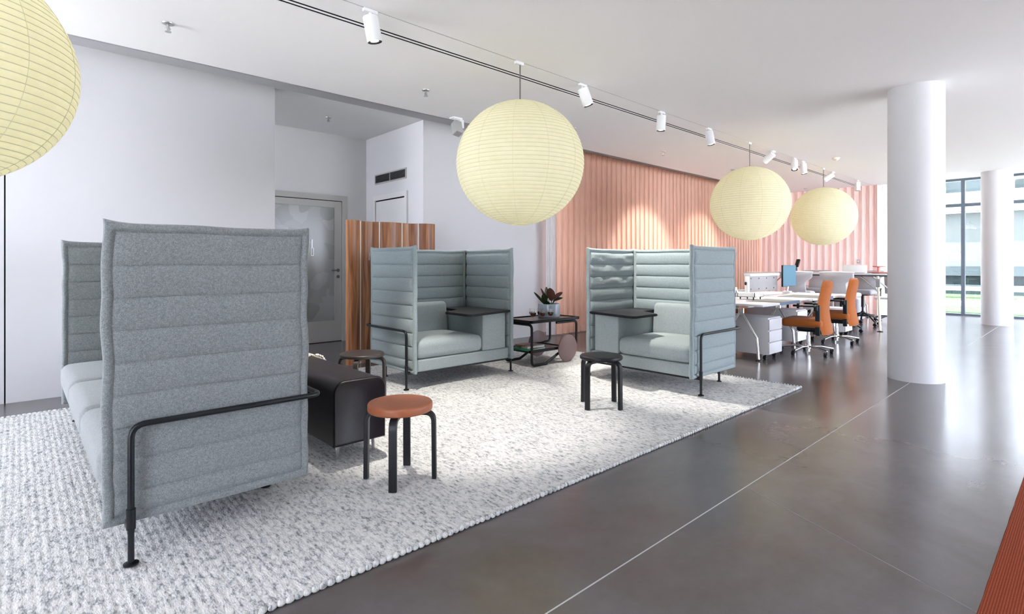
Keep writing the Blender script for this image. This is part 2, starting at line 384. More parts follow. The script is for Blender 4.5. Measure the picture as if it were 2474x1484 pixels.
struct('trim_1', boxb(X0, 6.10, ZU - .035, X1, 6.33, ZU), M['strip'], label='grey recessed strip between ceiling and wall')
struct('trim_2', boxb(X0, 3.5905, ZC + .003, 15.05, 3.5995, ZC + .045), M['grille'], label='thin grey spotlight track sunk in the ceiling')
bm = NB(); box(bm, X0, 3.8405, ZC + .004, 15.05, 3.8675, ZC + .045); box(bm, X0, 3.8885, ZC + .004, 15.05, 3.9155, ZC + .045)
struct('trim_7', bm, M['dark'], label='pair of black air slots running along the ceiling')
bm = NB(); prism(bm, [(-.073, YW), (2.2, YW), (2.2, YW + .12), (-.073, YW + .12)], 0, ZU)
struct('wall_left', bm, M['wall'], label='tall white wall behind the large grey sofa')
struct('wall_left_end', boxb(X0, YW, 0, -.083, YW + .12, ZU), M['wall'], label='white wall panel beyond the thin dark joint')
struct('trim_3', boxb(-.083, YW + .02, 0, -.073, YW + .1, ZU), M['dark'], label='thin dark upright joint in the left wall')
bm = NB()
prism(bm, [(4.23, YW), (6.66, YW), (6.66, YW + .12), (4.35, YW + .12), (4.35, 8.2), (4.23, 8.2)], 0, ZU)
struct('wall_alcove_right', bm, M['wall'], label='white wall from the alcove to the pink curtain')
struct('wall_alcove_back', boxb(X0, 8.14, 0, 4.4, 8.26, ZU), M['alcove'], label='white back wall of the alcove')
struct('wall_curtain', boxb(6.66, YW + .25, 0, X1, YW + .37, ZU), M['wall'], label='wall hidden behind the long pink curtain')
struct('wall_right', boxb(X0, Y0 - .1, 0, 5.4, Y0, ZU), M['wall'], label='white wall outside the picture, to the right')
# floor joints
struct('trim_4', boxb(-2, 1.297, 0, 6.77, 1.303, .0008), M['filler'], label='pale straight joint line in the concrete floor')
bm = NB(); a, b = Vector((2.93, 1.29, 0)), Vector((2.40, .12, 0)); d = (b - a).normalized(); n = Vector((-d.y, d.x, 0)) * .0016
vs = [bm.verts.new(p) for p in (a - n, a + n, b + n, b - n)]; vt = [bm.verts.new(v.co + Vector((0, 0, .0005))) for v in vs]
bm.faces.new(vt)
for k in range(4): bm.faces.new((vs[k], vs[(k + 1) % 4], vt[(k + 1) % 4], vt[k]))
struct('trim_5', bm, mat('faint_joint', (.17, .17, .18), .6), label='faint crack line crossing the concrete floor')
struct('trim_6', boxb(10.5, 1.297, 0, 16.3, 1.303, .0008), M['filler'], label='pale joint line between the two columns')
# columns
for k, (x, y) in enumerate(((7.01, 1.30), (14.49, 1.36))):
    o = struct('column', lathe(NB(), [(.247, 0), (.247, ZC)], 96, x, y), M['column'], smooth=True,
               label=('thick round white column nearest, in front of the desks', 'round white column standing by the far windows')[k])

# far window wall
def window_wall(name, axis, fixed, a0, a1, ms, label):
    root = bpy.data.objects.new(name, None); COL.objects.link(root); root['kind'] = 'structure'; root['label'] = label
    def bb(a, b, z0, z1, t0, t1):
        return boxb(fixed + t0, a, z0, fixed + t1, b, z1) if axis == 'x' else boxb(a, fixed - t1, z0, b, fixed - t0, z1)
    obj('window_sill', bb(a0, a1, 0, .05, -.04, .08), M['alu'], root, False)
    obj('window_head', bb(a0, a1, 3.18, ZU, -.04, .08), M['alu'], root, False)
    obj('transom', bb(a0, a1, 2.57, 2.645, -.035, .06), M['alu'], root, False)
    for m_ in ms: obj('mullion', bb(m_ - .035, m_ + .035, .05, 3.18, -.05, .07), M['alu'], root, False)
    e = [a0] + sorted(ms) + [a1]
    for p, q in zip(e, e[1:]):
        obj('pane', bb(p + .035, q - .035, .05, 2.57, .012, .022), M['window_glass'], root, False)
        obj('pane', bb(p + .035, q - .035, 2.645, 3.18, .012, .022), M['window_glass'], root, False)
    return root
window_wall('window_1', 'x', X1, Y0, YW, [5.63 - 1.75 * k for k in range(6)], 'glazed far wall with dark mullions and a high transom')
window_wall('added_window_3', 'x', X0, -1.2, .9, [-.1], 'tall window added behind the viewpoint to let in daylight')  # added out of view, brings in daylight from behind
window_wall('added_window_5', 'x', X0, 4.2, YW - .02, [5.3], 'tall window added at the unseen left end to supply daylight')  # extra unseen opening that lights the left wall and ceiling
window_wall('added_window_4', 'x', X0, YW, 8.14, [7.3], 'glazing added at the end of an invented passage for daylight')  # passage opened and glazed so daylight reaches the alcove
struct('wall_behind', box(boxb(X0 - .12, .9, 0, X0, 4.2, ZU), X0 - .12, Y0, 0, X0, -1.2, ZU), M['wall'], label='white wall behind the viewpoint')
window_wall('added_window_2', 'y', Y0, 5.4, X1, [7.4 + 2.0 * k for k in range(4)], 'glazing added along the unseen right side to supply daylight')  # unseen glazing added for daylight from the right

# outdoors
struct('ground', boxb(-30, -45, -.25, 70, 45, -.12), M['paving'], label='pale paving added around the building to bounce light indoors')  # pale ground added to throw sunlight up onto the ceiling
struct('lawn_near', boxb(16.7, -30, -.1, 20.4, 20, -.02), M['grass'], label='strip of lawn just outside the far window')
struct('path', boxb(20.4, -30, -.1, 23.8, 20, -.03), M['paving'], label='pale path between two lawn strips')
struct('lawn_far', boxb(23.8, -30, -.1, 28.6, 20, -.02), M['grass'], label='far strip of lawn before the opposite building')
bld = thing('building', 'pale glazed building across the lawn with a white fascia', 'building', (29.8, 0, 0))
obj('plinth', boxb(-1.0, -26, -.1, 1, 18, .32), M['facade'], bld, False)
obj('dark_band', boxb(.3, -26, .32, 1, 18, .72), M['facade_teal'], bld, False)
obj('grey_band', boxb(0, -26, .72, 1, 18, 1.12), M['facade_band'], bld, False)
for k in range(14): obj('glass_panel', boxb(.05, -26 + 3.1 * k, 1.12, .2, -22.96 + 3.1 * k, 3.4), M['facade_glass'], bld, False)
for k in range(14): obj('post', boxb(-.2, -25 + 3.1 * k, .32, .1, -24.72 + 3.1 * k, .95), M['facade_band'], bld, False)
obj('fascia', boxb(-.4, -26, 3.45, 1, 18, 4.25), M['facade'], bld, False)
obj('parapet', boxb(.4, -26, 4.25, 1, 18, 5.6), M['facade_band'], bld, False)
for k, yy in enumerate((-9, -4.3, .8, 4.6, 8.0)):
    d = obj('duct', tube(NB(), [(-.1, yy, 4.25), (-.1, yy, 4.8), (-.1, yy + 1.6, 4.8), (-.1, yy + 1.6, 4.25)], .16, .3), M['facade'], bld)
struct('hedge_line', boxb(28.6, -30, -.1, 28.8, 20, .12), M['facade_teal'], label='low dark edging in front of the opposite building')
bench = thing('garden_bench', 'grey slatted bench beyond the lawn outside the window', 'bench', (25.6, 3.3, -.02), R(90))
for k in range(3): obj('slat', boxb(-1.1, -.25 + .17 * k, .43, 1.1, -.11 + .17 * k, .47), M['facade_band'], bench, False)
for s in (-.9, .9): obj('leg', boxb(s - .04, -.22, 0, s + .04, .22, .43), M['facade_teal'], bench, False)

# ------------------------------------------------------------------ alcove door etc.
d1 = thing('door_1', 'grey glass door with frosted leaf film in the alcove', 'door', (3.225, 8.14, 0)); d1['kind'] = 'structure'
fr = obj('door_frame', None or (lambda b: (box(b, -.68, -.03, 0, -.59, .0, 2.30), box(b, .575, -.03, 0, .665, 0, 2.30), box(b, -.59, -.03, 2.215, .575, 0, 2.30))[0])(NB()), M['frame'], d1, False)
bm = NB(); box(bm, -.585, -.018, .01, -.45, .0, 2.205); box(bm, .455, -.018, .01, .57, 0, 2.205); box(bm, -.45, -.018, .01, .455, 0, .33); box(bm, -.45, -.018, 2.11, .455, 0, 2.205)
lf = obj('door_leaf', bm, M['frame'], d1, False)
obj('shadow_gap', boxb(-.592, -.010, 0, .578, 0, 2.218), M['dark'], d1, False)
obj('pane', boxb(-.45, -.012, .33, .455, -.006, 2.11), M['film'], d1, False)
bm = NB(); box(bm, -.47, -.024, .32, .475, -.018, .335); box(bm, .45, -.024, .32, .465, -.018, 2.12); box(bm, -.47, -.024, 2.105, .475, -.018, 2.12)
obj('glazing_bead', bm, M['frame'], d1, False)
h = obj('door_handle', tube(NB(), [(.51, -.018, 1.12), (.51, -.065, 1.12), (.39, -.065, 1.12)], .0095, .018), M['grille'], d1)
obj('rosette', cyl(NB(), 0, 0, 0, .008, .026, mx=Matrix.Translation((.51, -.018, 1.12)) @ Matrix.Rotation(R(90), 4, 'X')), M['grille'], d1)
obj('lock', cyl(NB(), 0, 0, 0, .010, .026, mx=Matrix.Translation((.51, -.018, 1.02)) @ Matrix.Rotation(R(90), 4, 'X')), M['grille'], d1)
d2 = thing('door_2', 'plain white door in the side wall of the alcove', 'door', (4.23, 7.35, 0)); d2['kind'] = 'structure'
bm = NB(); box(bm, -.03, -.50, 0, 0, -.44, 2.30); box(bm, -.03, .44, 0, 0, .50, 2.30); box(bm, -.03, -.44, 2.225, 0, .44, 2.30)
obj('door_frame', bm, M['alcove'], d2, False)
obj('shadow_gap', boxb(-.010, -.44, 0, 0, .44, 2.225), M['dark'], d2, False)
obj('door_leaf', boxb(-.018, -.428, .01, 0, .428, 2.205), M['alcove'], d2, False)
obj('door_handle', tube(NB(), [(-.018, -.36, 1.05), (-.06, -.36, 1.05), (-.06, -.25, 1.05)], .009, .016), M['grille'], d2)
v = thing('wall_vent', 'grey slotted air vent above the white alcove door', 'vent', (4.23, 7.36, 2.485))
bm = NB(); box(bm, -.015, -.47, 0, 0, .47, .02); box(bm, -.015, -.47, .14, 0, .47, .16); box(bm, -.015, -.47, .02, 0, -.45, .14); box(bm, -.015, .45, .02, 0, .47, .14); box(bm, -.015, -.008, .02, 0, .008, .14)
obj('frame', bm, M['ventframe'], v, False)
obj('backing', boxb(-.004, -.45, .02, 0, .45, .14), M['dark'], v, False)
s0 = None
for k in range(6):
    for q in (0, 1):
        if s0 is None: s0 = obj('slat', boxb(-.012, -.445, 0, -.004, -.008, .006), M['grille'], v, False); s0.location = (0, 0, .03)
        else: c = s0.copy(); COL.objects.link(c); c.parent = v; c.location = (0, .453 * q, .03 + .019 * k)
for k in range(1): pass

# ------------------------------------------------------------------ curtains
def curtain(name, label, p0, p1, z0, z1, period, amp, m, hem=True):
    p0, p1 = Vector((*p0, 0)), Vector((*p1, 0)); d = p1 - p0; Ln = d.length; d.normalize(); n = Vector((-d.y, d.x, 0))
    root = thing(name, label, 'curtain', (p0.x, p0.y, z0))
    ns = int(Ln / period * 10); zs = [0, .11, .115, .12, .5, 1.0, 1.6, 2.2, z1 - z0 - .1, z1 - z0]
    def sheet(zl, name, off=0, mm=m):
        bm = NB(); rows = []
        for z in zl:
            row = []
            for i in range(ns + 1):
                s = Ln * i / ns; ph = 2 * PI * s / period + 1.1 * noise.noise(Vector((s * 1.3, 0, 3)))
                a = amp * (1 + .35 * noise.noise(Vector((s * 3, z * .5, 0)))); w = math.sin(ph) + .25 * math.sin(2 * ph + .6) * (1 - z / 4)
                q = d * s + n * (a * w + off) + Vector((0, 0, z))
                q += d * (.018 * math.sin(2 * ph) * 1.0)
                if .11 < z < .12: q += n * -.003
                row.append(bm.verts.new(q))
            rows.append(row)
        for a, b in zip(rows, rows[1:]):
            for i in range(ns): bm.faces.new((a[i], a[i + 1], b[i + 1], b[i]))
        return obj(name, bm, mm, root, angle=80)
    sheet(zs[1:], 'curtain_fabric'); sheet([0, .055, .11], 'hem', -.001)
    sheet([z1 - z0 - .09, z1 - z0 - .01], 'heading_tape', -.004)
    return root
curtain('curtain', 'long salmon pink pleated curtain along the left wall', (6.74, 6.22), (14.99, 6.22), .02, 3.235, .155, .042, M['curtain'])
curtain('curtain', 'pale pink backlit curtain across the far end behind the high table', (14.85, 6.15), (14.85, 3.46), .02, 3.22, .16, .042, M['curtain2'])
curtain('curtain', 'narrow white sheer curtain at the end of the far pink curtain', (14.93, 3.62), (14.93, 3.0), .02, 3.22, .14, .04, M['sheer'])
curtain('curtain', 'narrow white curtain fold beside the salmon pink curtain', (6.55, 6.27), (6.73, 6.24), .02, 3.235, .10, .03, M['sheer'])

# ------------------------------------------------------------------ rugs
RX0, RX1, RY0, RY1 = -1.6, 5.68, 1.975, 5.80
rug = thing('area_rug', 'large pale grey flecked wool rug under the sofas and stools', 'rug', (RX0, RY0, 0))
bm = NB(); pitch = .030; nr = int((RX1 - RX0) / pitch); prof = ((0, .0112), (.2, .0128), (.5, .0138), (.8, .0128)); ny = 190
rows = []
for i in range(nr):
    for f, h in prof:
        row = []
        for j in range(ny + 1):
            y = (RY1 - RY0) * j / ny; x = (i + f) * pitch
            hh = h * (1 + .35 * noise.noise(Vector((x * 34, y * 40, 0)))) + .001
            xx = x + .004 * noise.noise(Vector((x * 3, y * 6, 5)))
            row.append(bm.verts.new((xx, y, hh)))
        rows.append(row)
for a, b in zip(rows, rows[1:]):
    for j in range(ny): bm.faces.new((a[j], b[j], b[j + 1], a[j + 1]))
for side in (0, ny):
    lo = [bm.verts.new((r[side].co.x, r[side].co.y, 0)) for r in rows]
    for k in range(len(rows) - 1): bm.faces.new((rows[k][side], lo[k], lo[k + 1], rows[k + 1][side]))
lo = [bm.verts.new((v_.co.x, v_.co.y, 0)) for v_ in rows[-1]]
for k in range(ny): bm.faces.new((rows[-1][k], rows[-1][k + 1], lo[k + 1], lo[k]))
obj('woven_field', bm, M['rug'], rug, angle=70)
# looped selvedge: every turn of yarn is a fat loop
bm = NB()
def loop_bead(bm, x, y, L, rad, ang):
    m_ = Matrix.Translation((x, y, rad * .95)) @ Matrix.Rotation(ang, 4, 'Z') @ Matrix.Diagonal((L, rad, rad, 1))
    bmesh.ops.create_icosphere(bm, subdivisions=2, radius=1, matrix=m_)
k = 0; x = 0.0
while x < RX1 - RX0:
    loop_bead(bm, x + random.uniform(-.002, .002), -.006 + random.uniform(-.002, .002), .021, .0125, R(24 + random.uniform(-6, 6)))
    if x < 3: loop_bead(bm, x, RY1 - RY0 + .004, .021, .0125, R(-24))
    x += .031
y = 0.
while y < RY1 - RY0: loop_bead(bm, RX1 - RX0 + .002, y, .010, .010, R(90)); y += .03
obj('looped_edge', bm, M['rug'], rug, kind='stuff')
bm = NB(); ny2 = 330; w = 1.6; hs = []
prev = None
for j in range(ny2 + 1):
    y = .283 - j * .005; h = .010 + .002 * (j % 2)
    if j == 0: h = .004
    r_ = [bm.verts.new((xx, y + (.002 * noise.noise(Vector((xx * 9, j * .7, 0))) if j < 2 else 0), h)) for xx in [.6 + .1 * q for q in range(52)]]
    if prev:
        for q in range(51): bm.faces.new((prev[q], prev[q + 1], r_[q + 1], r_[q]))
    prev = r_
    if j == 0:
        lo = [bm.verts.new((v_.co.x, v_.co.y, 0)) for v_ in r_]
        for q in range(51): bm.faces.new((r_[q], r_[q + 1], lo[q + 1], lo[q]))
tag(obj('runner_rug', bm, M['rust'], angle=70), 'rust orange ribbed rug on the concrete at the lower right corner', 'rug')

# ------------------------------------------------------------------ quilted alcove sofas
def quilt_bm(Wd, Ht, mx, seams, puff=.024, wob=0.0, seed=0, wrinkle=0):
    """Panel in local (s, n, z); s 0..Wd, z 0..Ht, thickness along n."""
    E = [0, .003, .010, .018, .026, .033, .037, .042, .052, .070, .10]
    def fill(L, extra=()):
        a = E + [L - e for e in E] + [.10 + (L - .2) * i / max(1, int((L - .2) / .07)) for i in range(1, int((L - .2) / .07))] + list(extra)
        a = sorted(set(round(q, 4) for q in a if 0 <= q <= L)); o = [a[0]]
        for q in a[1:]:
            if q - o[-1] > .0022: o.append(q)
        if o[-1] < L: o[-1] = L
        return o
    ex = []
    bs = [.037] + list(seams) + [Ht - .037]
    for z in seams: ex += [z - .022, z - .012, z - .005, z, z + .005, z + .012, z + .022]
    for a, b in zip(bs, bs[1:]): ex += [a + (b - a) * f for f in (.3, .5, .7)]
    Sx, Zx = fill(Wd), fill(Ht, ex)
    import bisect
    def h(s, z, side):
        d = min(s, Wd - s, z, Ht - z)
        if d < .036:
            v = .003 * (d > .001) + .018 * math.sqrt(max(0, 1 - ((d - .018) / .018) ** 2))
            return v * (1 + .12 * noise.noise(Vector((s * 9, z * 9, seed + side))))
        e = min(1, (d - .036) / .035); e = math.sqrt(e * (2 - e)) if e < 1 else 1
        k = min(len(bs) - 2, max(0, bisect.bisect_right(bs, z) - 1)); L = bs[k + 1] - bs[k]; f = min(z - bs[k], bs[k + 1] - z) / (L / 2)
        g = math.sqrt(max(0, 1 - (1 - min(1, f)) ** 2)) ** .85
        a = 1 + .15 * noise.noise(Vector((s * 4, k * 3.1, seed + side * 7)))
        if wrinkle and side > 0 and z > Ht - .36: a += wrinkle * noise.noise(Vector((s * 7, z * 14, seed)))
        return .007 + (.004 + puff * (.12 + .88 * g) * a) * e
    def P(s, z, n):
        c = math.exp(-((min(s, Wd - s) / .05) ** 1.2)) * math.exp(-((Ht - z) / .10))
        zz = z + .014 * c + .004 * noise.noise(Vector((s * 5, seed, 1))) * (z / Ht)
        ss = s + wob * .010 * noise.noise(Vector((z * 5.5, seed, 9))) * (1 if s < .1 or s > Wd - .1 else .3)
        return mx @ Vector((ss, n + .006 * noise.noise(Vector((s * 1.6, z * 1.6, seed))), zz))
    bm = NB(); A = {}; B = {}
    for i, s in enumerate(Sx):
        for j, z in enumerate(Zx):
            edge = i in (0, len(Sx) - 1) or j in (0, len(Zx) - 1)
            if edge: A[i, j] = B[i, j] = bm.verts.new(P(s, z, 0))
            else: A[i, j] = bm.verts.new(P(s, z, h(s, z, 1))); B[i, j] = bm.verts.new(P(s, z, -h(s, z, -1)))
    for i in range(len(Sx) - 1):
        for j in range(len(Zx) - 1):
            bm.faces.new((A[i, j], A[i + 1, j], A[i + 1, j + 1], A[i, j + 1]))
            bm.faces.new((B[i, j], B[i, j + 1], B[i + 1, j + 1], B[i + 1, j]))
    return bm
SEAMS = [.125 + .131 * k for k in range(8)]   # above the panel's lower edge at z .155
def sofa(label, loc, rz, Wd, D, fab, seatfab, mirror=1, table=True, seats=1, seed=0, inset=.17):
    root = thing('alcove_sofa', label, 'sofa', loc, rz, 'quilted high-backed alcove sofas')
    Z0, Ht = .155, 1.215; hw = Wd / 2; t = .028
    for s in (-1, 1):
        x = s * (hw - t)
        mx = Matrix(((0, -s, 0, x), (1, 0, 0, 0), (0, 0, 1, Z0), (0, 0, 0, 1)))     # s axis -> y, inner side = +n
        p = obj('side_panel', quilt_bm(D, Ht, mx, SEAMS, puff=(.019 if table else .013), wob=1.2, seed=seed + s, wrinkle=(.9 if (table and s * mirror > 0 and seed == 30) else 0)), fab, root, angle=60)
    mx = Matrix(((1, 0, 0, -hw + .052), (0, -1, 0, D - .03), (0, 0, 1, Z0), (0, 0, 0, 1)))
    obj('back_panel', quilt_bm(Wd - .104, Ht - .005, mx, SEAMS, wob=.4, seed=seed + 5), fab, root, angle=60)
    for s in (-1, 1):                       # zips that join the panels
        obj('zip', tube(NB(), [(s * (hw - .050), D - .052, Z0 + .03), (s * (hw - .050), D - .052, Z0 + Ht - .03)], .004, n=6), M['black'], root)
        zp = obj('zip_pull', tube(NB(), [(s * (hw - .004), D + .012, Z0 + Ht - .045), (s * (hw - .004), D + .012, Z0 + Ht - .085)], .004, n=6), M['steel'], root)
        bm = NB(); c = Vector((s * (hw - .002), D + .014, Z0 + Ht - .105))
        tube(bm, rpath([c + Vector((0, -.006, .018)), c + Vector((0, -.006, -.020)), c + Vector((0, .006, -.020)), c + Vector((0, .006, .018)), c + Vector((0, -.006, .018))], .004), .0016, n=6)
        r_ = obj('ring', bm, M['steel'], zp)
    inx = hw - .056
    x_box = .225 * mirror                   # inner face of the table box
    obj('base', soft(NB(), 0, D / 2 - .012, .222, 2 * inx, D - .10, .115, .012, 6), seatfab, root)
    if table:
        a, b = sorted((-inx * mirror, x_box)); sx = b - a
        obj('seat_cushion', soft(NB(), (a + b) / 2, .40, .368, sx, .74, .165, .050, 10, .022), seatfab, root)
        obj('back_cushion', soft(NB(), 0, 0, 0, sx - .02, .13, .36, .05, 10, 0, Matrix.Translation(((a + b) / 2, .70, .60)) @ Matrix.Rotation(R(-8), 4, 'X')), seatfab, root)
        a, b = sorted((x_box, inx * mirror * .93)); obj('side_box', soft(NB(), (a + b) / 2, .42, .478, b - a - .004, .76, .388, .012, 4), seatfab, root)
        pl = [(inx, .005), (inx, .775), (.215, .775), (.215, .46), (-.01 - .07, .285), (-.085, -.09), (-.055, -.125), (.0, -.125)]
        pl = [(x * mirror, y) for x, y in pl]
        if mirror < 0: pl = pl[::-1]
        bm = prism(NB(), pl, .674, .698); bmesh.ops.bevel(bm, geom=[e for e in bm.edges if abs(e.verts[0].co.z - e.verts[1].co.z) < 1e-5], offset=.006, segments=2, affect='EDGES')
        obj('table_top', bm, M['blacktop'], root)
    else:
        w = 2 * inx / seats
        for k in range(seats):
            cx = -inx + w * (k + .5)
            obj('seat_cushion', soft(NB(), cx, .375, .372, w - .002, .77, .175, .055, 10, .02), seatfab, root)
            obj('back_cushion', soft(NB(), 0, 0, 0, w - .004, .14, .36, .05, 10, 0, Matrix.Translation((cx, .66, .61)) @ Matrix.Rotation(R(-8), 4, 'X')), seatfab, root)
    # tube frame: rises from the front foot, bends and runs round the back
    ro = hw + .024; yb = D + .045
    pts = [(-ro, .09, .0), (-ro, .09, .558), (-ro, yb, .558), (ro, yb, .558), (ro, .09, .558), (ro, .09, 0)]
    pts2 = [pts[0]] + pts[1:]
    bm = NB(); P = [Vector(p) for p in pts]
    P[0].z = .13; P[-1].z = .13
    sweep(bm, rpath(P, .055, 7), circ(.0125, 14)); obj('rail', bm, M['black'], root)
    for s in (-1, 1):
        lg = obj('leg', (lambda b: (cyl(b, s * ro, .09, .006, .24, .0115, seg=14), cyl(b, s * ro, .09, .145, .225, .0165, seg=14), box(b, min(s * ro, s * (ro - .06)), .075, .145, max(s * ro, s * (ro - .06)), .105, .175))[0])(NB()), M['black'], root)
        obj('foot', lathe(NB(), [(0, .004), (.027, .004), (.027, .010), (.012, .016), (0, .016)], 16, s * ro, .09), M['black'], lg)
        l2 = obj('leg', cyl(NB(), s * (ro - inset), D - .08, .006, .20, .0115, seg=14), M['black'], root)
        obj('foot', lathe(NB(), [(0, .004), (.024, .004), (.024, .010), (.012, .016), (0, .016)], 16, s * (ro - inset), D - .08), M['black'], l2)
    obj('under_frame', boxb(-inx, .06, .145, inx, D - .1, .166), M['black'], root, False)
    for o in root.children: pass
    return root
RUGZ = .0165
sofa('large dark grey quilted alcove sofa seen from its side, beside the black leather bench', (.245, 3.945, RUGZ), R(-90), 2.62, .82, M['grey_fab'], M['seatgrey'], table=False, seats=3, seed=3, inset=.42)
sofa('blue-grey alcove sofa with seat left and black table right, before the wooden screen', (3.405, 4.365, RUGZ), 0, 1.30, .86, M['blue_fab'], M['seatfab'], 1, seed=11)
sofa('blue-grey alcove sofa with black table left and seat right, before the white desks', (4.495, 3.095, RUGZ), R(-90), 1.26, .86, M['blue_fab'], M['seatfab'], -1, seed=30)

# ------------------------------------------------------------------ bench, throw
b0 = thing('leather_bench', 'black leather bench with rounded top and chrome legs, behind the large grey sofa', 'bench', (1.57, 3.97, RUGZ))
def bench_prof(hw, z0, z1, r, n=8):
    p = [(-hw, z0), (hw, z0), (hw, z1 - r)] + [(hw - r + r * math.cos(PI / 2 * k / n), z1 - r + r * math.sin(PI / 2 * k / n)) for k in range(1, n + 1)]
    return p + [(-hw + r - r * math.sin(PI / 2 * k / n), z1 - r + r * math.cos(PI / 2 * k / n)) for k in range(0, n)] + [(-hw, z1 - r)]
bm = NB(); pr_ = bench_prof(.172, .10, .49, .07); rr = []
for y, sc in ((-.87, .93), (-.878, .97), (-.872, .995), (-.862, 1), (0, 1), (.87, 1), (.878, .96)):
    rr.append([bm.verts.new((x * sc, y, .295 + (z - .295) * sc)) for x, z in pr_])
for a, b in zip(rr, rr[1:]):
    n = len(a)
    for k in range(n): bm.faces.new((a[k], a[(k + 1) % n], b[(k + 1) % n], b[k]))
bm.faces.new(rr[0][::-1]); bm.faces.new(rr[-1])
obj('upholstery', bm, M['leather'], b0, angle=50)
for y in (-.866, .866):
    obj('piping', sweep(NB(), [Vector((x * 1.0, y, z)) for x, z in pr_] + [Vector((pr_[0][0], y, pr_[0][1]))], circ(.0035, 6)), M['leather'], b0)
for x in (-.115, .13):
    for y in (-.80, .80): obj('leg', lathe(NB(), [(0, 0), (.011, 0), (.018, .1), (0, .1)], 16, x, y), M['chrome'], b0)
th = thing('wool_throw', 'folded cream wool throw lying on the black leather bench', 'blanket', (1.57, 4.32, RUGZ + .49))
bm = NB(); rows = []
path = [(-.185, -.14), (-.184, -.07)] + [(-.11 - .072 * math.cos(a), -.07 + .076 * math.sin(a)) for a in (R(20), R(50), R(80))] + [(-.05, .008), (0, .012), (.05, .010), (.11, .008)] + [(.11 + .072 * math.cos(a), -.07 + .078 * math.sin(a)) for a in (R(80), R(50), R(20))] + [(.186, -.075)]
for j in range(29):
    y = -.28 + .56 * j / 28; row = []
    for i, (x, z) in enumerate(path):
        row.append(bm.verts.new((x, y + .010 * math.sin(i * 1.9), z + .006 * noise.noise(Vector((x * 9, y * 9, 2))) + .006)))
    rows.append(row)
for a, b in zip(rows, rows[1:]):
    for i in range(len(path) - 1): bm.faces.new((a[i], a[i + 1], b[i + 1], b[i]))
r = bmesh.ops.solidify(bm, geom=bm.faces[:], thickness=-.022)
obj('blanket', bm, M['wool'], th, angle=80)
bm = NB()
for i in range(1, len(path) - 1):
    for f in (0, .5):
        x = path[i][0] * (1 - f) + path[i + 1][0] * f; z = path[i][1] * (1 - f) + path[i + 1][1] * f
        bmesh.ops.create_icosphere(bm, subdivisions=1, radius=1, matrix=Matrix.Translation((x, -.292, z + .012)) @ Matrix.Diagonal((.011, .014, .010, 1)))
obj('scalloped_edge', bm, M['wool'], th, kind='stuff')

# ------------------------------------------------------------------ stools
def stool(label, loc, rz, seatm, legm, zs=.43, R0=.18, st=.032):
    root = thing('stool', label, 'stool', loc, rz, 'round four-legged stools')
    e = min(.012, st * .35); pf = [(0, zs - st), (R0 - e, zs - st)] + [(R0 - e + e * math.sin(a), zs - st + e - e * math.cos(a)) for a in (R(30), R(60), R(90))] + [(R0 - e + e * math.cos(a), zs - e + e * math.sin(a)) for a in (0, R(30), R(60), R(90))] + [(R0 * .5, zs + .002), (0, zs + .002)]
    obj('seat', lathe(NB(), pf, 56), seatm, root, angle=50)
    zt = zs - st - .012
    for k in range(4):
        a = PI / 2 * k; d = Vector((math.cos(a), math.sin(a), 0))
        pts = rpath([d * .075 + Vector((0, 0, zt)), d * .188 + Vector((0, 0, zt)), d * .192], .052, 8)
        obj('leg', sweep(NB(), pts, rect(.042, .024)), legm, root, angle=35)
    return root
ca = R(47.385)
def cw(X, Z): return (X * math.sin(ca) + Z * math.cos(ca), Z * math.sin(ca) - X * math.cos(ca))
ox, oy = cw(-.629, 3.03); stool('round stool with terracotta seat and black legs, nearest on the rug', (ox, oy, RUGZ), ca, M['terra'], M['blackwood'], st=.048)
stool('dark brown round stool behind the black leather bench', (2.17, 4.25, RUGZ), ca, M['brownblack'], M['brownblack'], zs=.445, R0=.185, st=.03)
ox, oy = cw(.758, 4.575); stool('all black round stool in front of the sofa with table left', (ox, oy, RUGZ), ca + R(45), M['blackwood'], M['blackwood'], st=.034)

# ------------------------------------------------------------------ folding screen
sc_ = thing('folding_screen', 'wavy cherry wood folding screen standing behind the middle sofa', 'screen', (3.4, 6.08, 0))
P5 = [(2.89, 6.085), (3.09, 6.10), (3.36, 6.12), (3.66, 6.08), (3.87, 6.02), (4.10, 5.97)]
for k in range(5):
    a, b = Vector((*P5[k], 0)), Vector((*P5[k + 1], 0)); d = (b - a); L_ = d.length; d.normalize(); n = Vector((d.y, -d.x, 0)); s = (1, -1, 1, -1, 1)[k]
    a = a + d * .006; L_ -= .012; pth = []
    for i in range(17):
        u = i / 16; pth.append(a + d * (L_ * u) + n * (s * .046 * (math.sin(PI * u) ** .8 if 0 < u < 1 else 0)) - Vector((3.4, 6.08, 0)) + Vector((0, 0, .875)))
    bm = NB(); lo = []; th_ = .004
    for i, p in enumerate(pth):
        t_ = (pth[min(16, i + 1)] - pth[max(0, i - 1)]).normalized(); q = Vector((t_.y, -t_.x, 0)) * th_
        lo.append([bm.verts.new(p + q * e + Vector((0, 0, zz))) for e, zz in ((1, -.87), (-1, -.87), (-1, .875), (1, .875))])
    for p, q in zip(lo, lo[1:]):
        for j in range(4): bm.faces.new((p[j], p[(j + 1) % 4], q[(j + 1) % 4], q[j]))
    bm.faces.new(lo[0]); bm.faces.new(lo[-1][::-1])
    obj('screen_panel', bm, M['wood'], sc_, angle=60)
    if k < 4: obj('canvas_hinge', boxb(b.x - 3.4 - .008, b.y - 6.08 - .006, .005, b.x - 3.4 + .008, b.y - 6.08 + .002, 1.748), M['hinge'], sc_, False)

